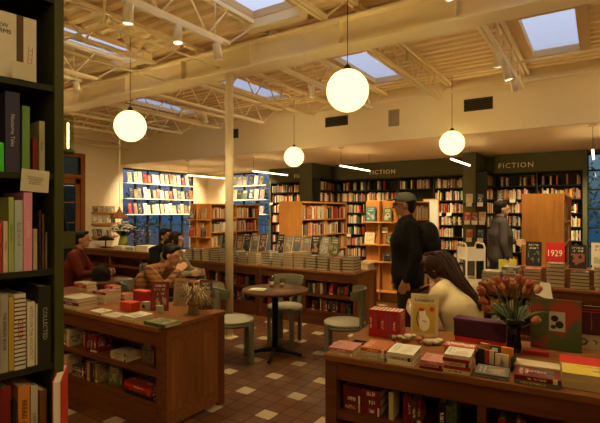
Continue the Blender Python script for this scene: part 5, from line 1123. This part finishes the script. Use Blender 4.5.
    m = MB(); cap(m, pe + V(-.05, 0, 0), pe + V(.05, 0, 0), 0.112, 0.112)
    for i in (0, 1): cap(m, pe + V((i * 2 - 1) * .05, 0, 0), hp[i], 0.11, 0.095); leg(m, i, 0.012, 0.95)
    fuse(m, 'trousers', bottom, t, 0.012, 4)
    for i in (0, 1): m = MB(); cap(m, an[i] + V(0, -0.02, -0.03), an[i] + J.get('toe', V(0, 0.13, -0.045)) + V(0, 0.01, 0.0), 0.044, 0.036); fuse(m, 'shoe', shoe or M['ink'], t, 0.01, 3)
    m = MB(); hairfn(m, H, head_rot, J); fuse(m, 'hair', hair, t, 0.009, 2)
    m = MB()
    for s_ in (-1, 1): m.ell(H(s_ * 0.03, 0.086, 0.006), (0.012, 0.006, 0.006), 8)
    m.build('eyes', M['eye'], t); m = MB(); m.ell(H(0, 0.089, -0.056), (0.022, 0.007, 0.006), 8); m.build('mouth', M['mouth'], t)
    if extra: extra(t, H, J, m)
    return t
def strands(t, H, J, m_):
    rr = random.Random(4); m = MB(); pts = J['tress']; P = [H(0, 0.02, 0.135), H(0, -0.09, 0.09), H(0, -0.12, 0.02)] + [(pts[0][0] + pts[0][1]) / 2 - V(0, .05, 0)] + [pts[1][1], pts[2][1]]; wd = [0.03, 0.068, 0.076, 0.062, 0.036, 0.014]
    for i in range(70):
        a = rr.uniform(0, 6.28); f = rr.uniform(.8, 1.08); q = [p + V(math.cos(a) * w_ * f, math.sin(a) * w_ * f * .6, rr.uniform(-.01, .01) + abs(math.sin(a)) * 0.0) for p, w_ in zip(P, wd)]; q.append(q[-1] + V(rr.uniform(-.02, .02), -.02, rr.uniform(-.05, -.01))); m.tube(q, [0.004, 0.007, 0.008, 0.008, 0.007, 0.005, 0.001], 5)
    m.build('hair_strands', M['hair_brown'], t)
def short_hair(m, H, hr, J):
    m.ell(H(0, -0.02, 0.045), (0.084, 0.098, 0.082), 12, rot=hr); m.ell(H(0, -0.05, -0.005), (0.076, 0.062, 0.075), 10, rot=hr); m.ell(H(0, 0.05, 0.09), (0.055, 0.04, 0.022), 8, rot=hr)
def stand(**k):
    J = dict(pelvis=V(0, 0, .95), chest=V(0, 0.01, 1.27), neck=V(0, 0.0, 1.49), head=V(0, 0.03, 1.635), sh=[V(-.185, 0, 1.43), V(.185, 0, 1.43)], el=[V(-.23, -.02, 1.14), V(.23, -.02, 1.14)], wr=[V(-.22, .08, .90), V(.22, .08, .90)],
             hip=[V(-.09, 0, .9), V(.09, 0, .9)], kn=[V(-.1, .02, .5), V(.1, .02, .5)], an=[V(-.1, -.03, .085), V(.1, -.03, .085)]); J.update(k); return J
def sit(lean=0.12, **k):
    J = dict(pelvis=V(0, 0, .58), chest=V(0, lean * .55, .88), neck=V(0, lean, 1.09), head=V(0, lean + .05, 1.235), sh=[V(-.18, lean * .85, 1.03), V(.18, lean * .85, 1.03)], el=[V(-.24, lean + .12, .80), V(.24, lean + .12, .80)], wr=[V(-.14, lean + .33, .80), V(.14, lean + .33, .80)],
             hip=[V(-.09, .04, .56), V(.09, .04, .56)], kn=[V(-.13, .42, .53), V(.13, .42, .53)], an=[V(-.13, .40, .085), V(.13, .40, .085)]); J.update(k); return J
# 1 person in the grey cap
blk = plain('black_jacket', (0.012, 0.011, 0.010), 0.8); dkp = plain('dark_trousers', (0.035, 0.024, 0.016), 0.85)
def cap_extra(t, H, J, m_):
    hr = (0, 0, 0); m = MB(); m.ell(H(0, -0.008, 0.062), (0.090, 0.106, 0.066), 14); fuse(m, 'cap', plain('grey_cap', (0.20, 0.215, 0.18), 0.8), t, 0.008, 2)
    m = MB(); m.ell(H(0, 0.115, 0.052), (0.066, 0.062, 0.009), 12, rot=(-0.15, 0, 0)); fuse(m, 'cap_brim', plain('grey_brim', (0.17, 0.18, 0.15), 0.8), t, 0.005, 1)
    m = MB(); [m.tube([H(s_ * .03 + .022 * math.cos(a), 0.104, .004 + .018 * math.sin(a)) for a in [i * .7 for i in range(10)]], 0.003, 5) for s_ in (-1, 1)]; m.tube([H(-.055, .1, .008), H(-.078, 0, .004)], .003, 5).tube([H(.055, .1, .008), H(.078, 0, .004)], .003, 5); m.build('glasses', M['ink'], t)
    m = MB(); m.ell((0, -0.21, 1.33), (0.15, 0.09, 0.14), 12).ell((0, -0.225, 1.24), (0.15, 0.10, 0.12), 12).ell((0, -0.15, 1.3), (0.14, 0.08, 0.16), 12); fuse(m, 'backpack', plain('black_backpack', (0.014, 0.012, 0.011), 0.7), t, 0.012, 3)
    for s_ in (-1, 1): MB().tube([(s_ * .11, -.14, 1.36), (s_ * .125, -.03, 1.515), (s_ * .13, .10, 1.42), (s_ * .14, .13, 1.27), (s_ * .15, .05, 1.12), (s_ * .13, -.13, 1.08)], 0.014).build('backpack_strap', M['ink'], t)
person('standing person in a grey cap and black jacket with a backpack', (-1.62, 4.45, 0), face(-.90, -.42), stand(el=[V(-.25, -.05, 1.16), V(.24, -.02, 1.14)], wr=[V(-.23, .03, .93), V(.22, .06, .90)], topname='jacket', hem=V(0, 0, -.08)), blk, dkp, M['skin'], M['hair_black'], hairfn=lambda m, H, hr, J: (m.ell(H(0, -0.03, 0.03), (0.080, 0.085, 0.07), 12), m.ell(H(0, -0.06, -0.02), (0.070, 0.05, 0.07), 10)), extra=cap_extra, bulk=1.36, sc=1.02)
# 2 seated person in the cream sweater
def long_hair(m, H, hr, J):
    short_hair(m, H, hr, J)
    for s_ in (-1, 1): m.ell(H(s_ * 0.06, 0.02, 0.0), (0.028, 0.05, 0.085), 8, rot=hr)
    pts = J['tress']
    for a, b_, ra, rb_ in pts: cap(m, a, b_, ra, rb_)
    a = H(0, -0.05, 0.0); cap(m, a, pts[0][0], 0.07, pts[0][2])
crm = plain('cream_knit', (0.66, 0.53, 0.30), 0.9, var=0.06)
J = sit(0.22, chest=V(.0, .06, .86), neck=V(.0, .18, 1.04), head=V(0.0, .28, 1.145), sh=[V(-.185, .12, .975), V(.185, .12, .975)], el=[V(-.26, .2, .74), V(.26, .2, .74)], wr=[V(-.12, .44, .80), V(.10, .44, .80)],
        tress=[(V(-.01, .20, 1.14), V(.02, .09, 1.04), .07, .052), (V(.02, .09, 1.04), V(.05, -.02, .95), .052, .03), (V(.05, -.02, .95), V(.065, -.055, .90), .03, .010)])
person('seated person in a cream sweater with long dark hair, bent over reading', (-0.84, 3.60, 0), face(-.93, .36), J, crm, dkp, M['skin_pale'], M['hair_brown'], head_rot=(-.55, 0, 0.15), hairfn=lambda m, H, hr, J: (long_hair(m, H, hr, J), m.ell(H(0, -0.02, 0.03), (0.098, 0.112, 0.10), 12, rot=hr), m.ell(H(0, 0.06, 0.075), (0.07, 0.045, 0.035), 8, rot=hr)), bulk=1.05, extra=strands)
# 3 standing person at right
def bag_extra(t, H, J, m_):
    w = J['wr'][1]
    m = MB(); m.box(w.x - .012, w.x + .012, w.y - .11, w.y + .12, w.z - .19, w.z - .035); m.build('yellow_folder', plain('yellow_green_folder', (0.55, 0.50, 0.06), 0.5), t, bevel=0.004)
person('standing person in a grey brown coat holding a yellow folder', (-1.19, 7.0, 0), face(.9, .45), stand(el=[V(-.24, .05, 1.16), V(.25, -.02, 1.16)], wr=[V(-.16, .25, 1.16), V(.25, .02, .98)], topname='coat', hem=V(0, 0, -.12)), plain('grey_brown_coat', (0.06, 0.05, 0.045), 0.85), plain('grey_trousers', (0.10, 0.09, 0.07), 0.85), M['skin_pale'], M['hair_black'], hairfn=short_hair, bulk=1.25, sc=1.0, extra=bag_extra) 
fold = None
# 4 plaid shirt
k = NT('plaid_flannel'); tc = k.n('ShaderNodeTexCoord'); sx = k.n('ShaderNodeSeparateXYZ'); k.l(tc.outputs['Object'], sx.inputs[0])
bx_ = k.math('GREATER_THAN', k.math('FRACT', k.math('MULTIPLY', sx.outputs[0], 20.0)), 0.6); bz_ = k.math('GREATER_THAN', k.math('FRACT', k.math('MULTIPLY', sx.outputs[2], 20.0)), 0.6)
k.set(k.b.inputs['Base Color'], k.mix(k.math('MULTIPLY', k.math('ADD', bx_, bz_), 0.5), (0.30, 0.12, 0.035), (0.085, 0.03, 0.015))); k.b.inputs['Roughness'].default_value = 0.9
J = sit(0.26, chest=V(0, .10, .82), neck=V(0, .27, 1.0), head=V(0, .36, 1.12), sh=[V(-.19, .2, .96), V(.19, .2, .96)], el=[V(-.24, .38, .77), V(.24, .38, .78)], wr=[V(-.10, .62, .79), V(.09, .47, .94)])
person('seated person in a brown plaid shirt hunched over the table', (-4.30, 3.34, 0), face(.92, .36), J, k.m, dkp, M['skin'], M['hair_black'], head_rot=(-.2, 0, 0), hairfn=short_hair, bulk=1.15, sc=1.0)
J = sit(0.1, tress=[(V(0, 0.03, 1.2), V(0, -0.02, 1.05), .07, .05)])
person('seated person with dark hair and pale scarf facing right', (-4.95, 4.24, 0), face(.92, .3), J, plain('pale_scarf_top', (0.34, 0.30, 0.20), 0.9, var=0.2), dkp, M['skin_pale'], M['hair_brown'], hairfn=long_hair, sc=0.98)
J = sit(0.12)
person('seated dark haired person in black, left of the pale scarf', (-5.52, 4.55, 0), face(.9, .1), J, blk, dkp, M['skin'], M['hair_black'], hairfn=short_hair, bulk=1.1)
J = sit(0.10, el=[V(-.24, .2, .8), V(.24, .2, .8)], tress=[(V(0, 0.0, 1.22), V(0, -0.04, 1.1), .06, .04)])
person('seated person in a red sweater at far left', (-5.80, 3.36, 0), R(-45), J, plain('red_sweater', (0.13, 0.02, 0.011), 0.9), dkp, M['skin'], M['hair_black'], hairfn=short_hair)
# ================================================================== SHELVED BOOKS
def emit_shelved(keep=300):
    dg = bpy.context.evaluated_depsgraph_get(); dg.update(); eye = Vector((0, 0, CAMZ)); vis = []; rest = []
    for b in SH:
        fc = b['M'] @ (Vector(b['p']) + Vector((0, 0, b['h'] * 0.5))); pr = project(fc)
        nrm = b['M'].to_3x3() @ Vector((0, -1, 0)); facing = -(fc - eye).normalized().dot(nrm)
        if pr is None or not (-15 < pr[0] < 615) or not (-10 < pr[1] < 435): continue
        if facing < 0.02: b['s'] = 0; rest.append(b); continue
        b['s'] = (FPX / pr[2]) ** 2 * b['t'] * b['h'] * facing; hit = False
        for fz in (0.15, 0.5, 0.9):
            q = b['M'] @ (Vector(b['p']) + Vector((0, 0, b['h'] * fz))); d = q - eye; L = d.length; d.normalize()
            ok, loc, *_r, ob, _m = scene.ray_cast(dg, eye, d, distance=L - 0.02)
            if not ok: hit = True; break
        if hit: vis.append(b)
        else: b['s'] = 0; rest.append(b)
    vis.sort(key=lambda b: -b['s']); rest += vis[keep:]; vis = vis[:keep]
    for b in vis:
        e = b['M'].to_euler().z
        nb = ' between %s and %s' % (b['l'], b['r']) if b['l'] and b['r'] else (' at right end' if b['l'] else ' at left end')
        o = bpy.data.objects.new('shelved_book', UB['standing']); C.objects.link(o)
        o.location = b['M'] @ Vector(b['p']); o.rotation_euler = (0, 0, e); o.scale = (b['t'], b['d'], b['h']); o.color = jit(b['c'])
        tag(o, '%s book%s, %s' % (b['c'], nb, b['w']), 'book', 'spine-out books on the shelves')
    if rest:
        vs = []; fs = []; cols = []
        for b in rest:
            x, y, z = b['p']; t, d, h = b['t'] / 2, b['d'], b['h']; k = len(vs)
            vs += [b['M'] @ Vector(v) for v in ((x - t, y, z), (x + t, y, z), (x + t, y + d, z), (x - t, y + d, z), (x - t, y, z + h), (x + t, y, z + h), (x + t, y + d, z + h), (x - t, y + d, z + h))]
            fs += [tuple(k + i for i in f) for f in ((0, 1, 5, 4), (1, 2, 6, 5), (2, 3, 7, 6), (3, 0, 4, 7), (4, 5, 6, 7), (3, 2, 1, 0))]; cols += [jit(b['c'])] * 6
        me = bpy.data.meshes.new('shelved_books'); me.from_pydata(vs, [], fs); ca = me.color_attributes.new('Col', 'BYTE_COLOR', 'CORNER')
        ca.data.foreach_set('color', [v for c in cols for _ in range(4) for v in c])
        k = NT('mixed_book_spines'); at = k.n('ShaderNodeVertexColor', layer_name='Col'); k.l(at.outputs[0], k.b.inputs['Base Color']); k.b.inputs['Roughness'].default_value = 0.5
        me.materials.append(k.m); o = bpy.data.objects.new('shelved_books', me); C.objects.link(o)
        tag(o, 'remaining rows of small book spines on the dark cases and birch units', 'books', kind='stuff')
    print('shelved', len(vis), len(rest))
emit_shelved()
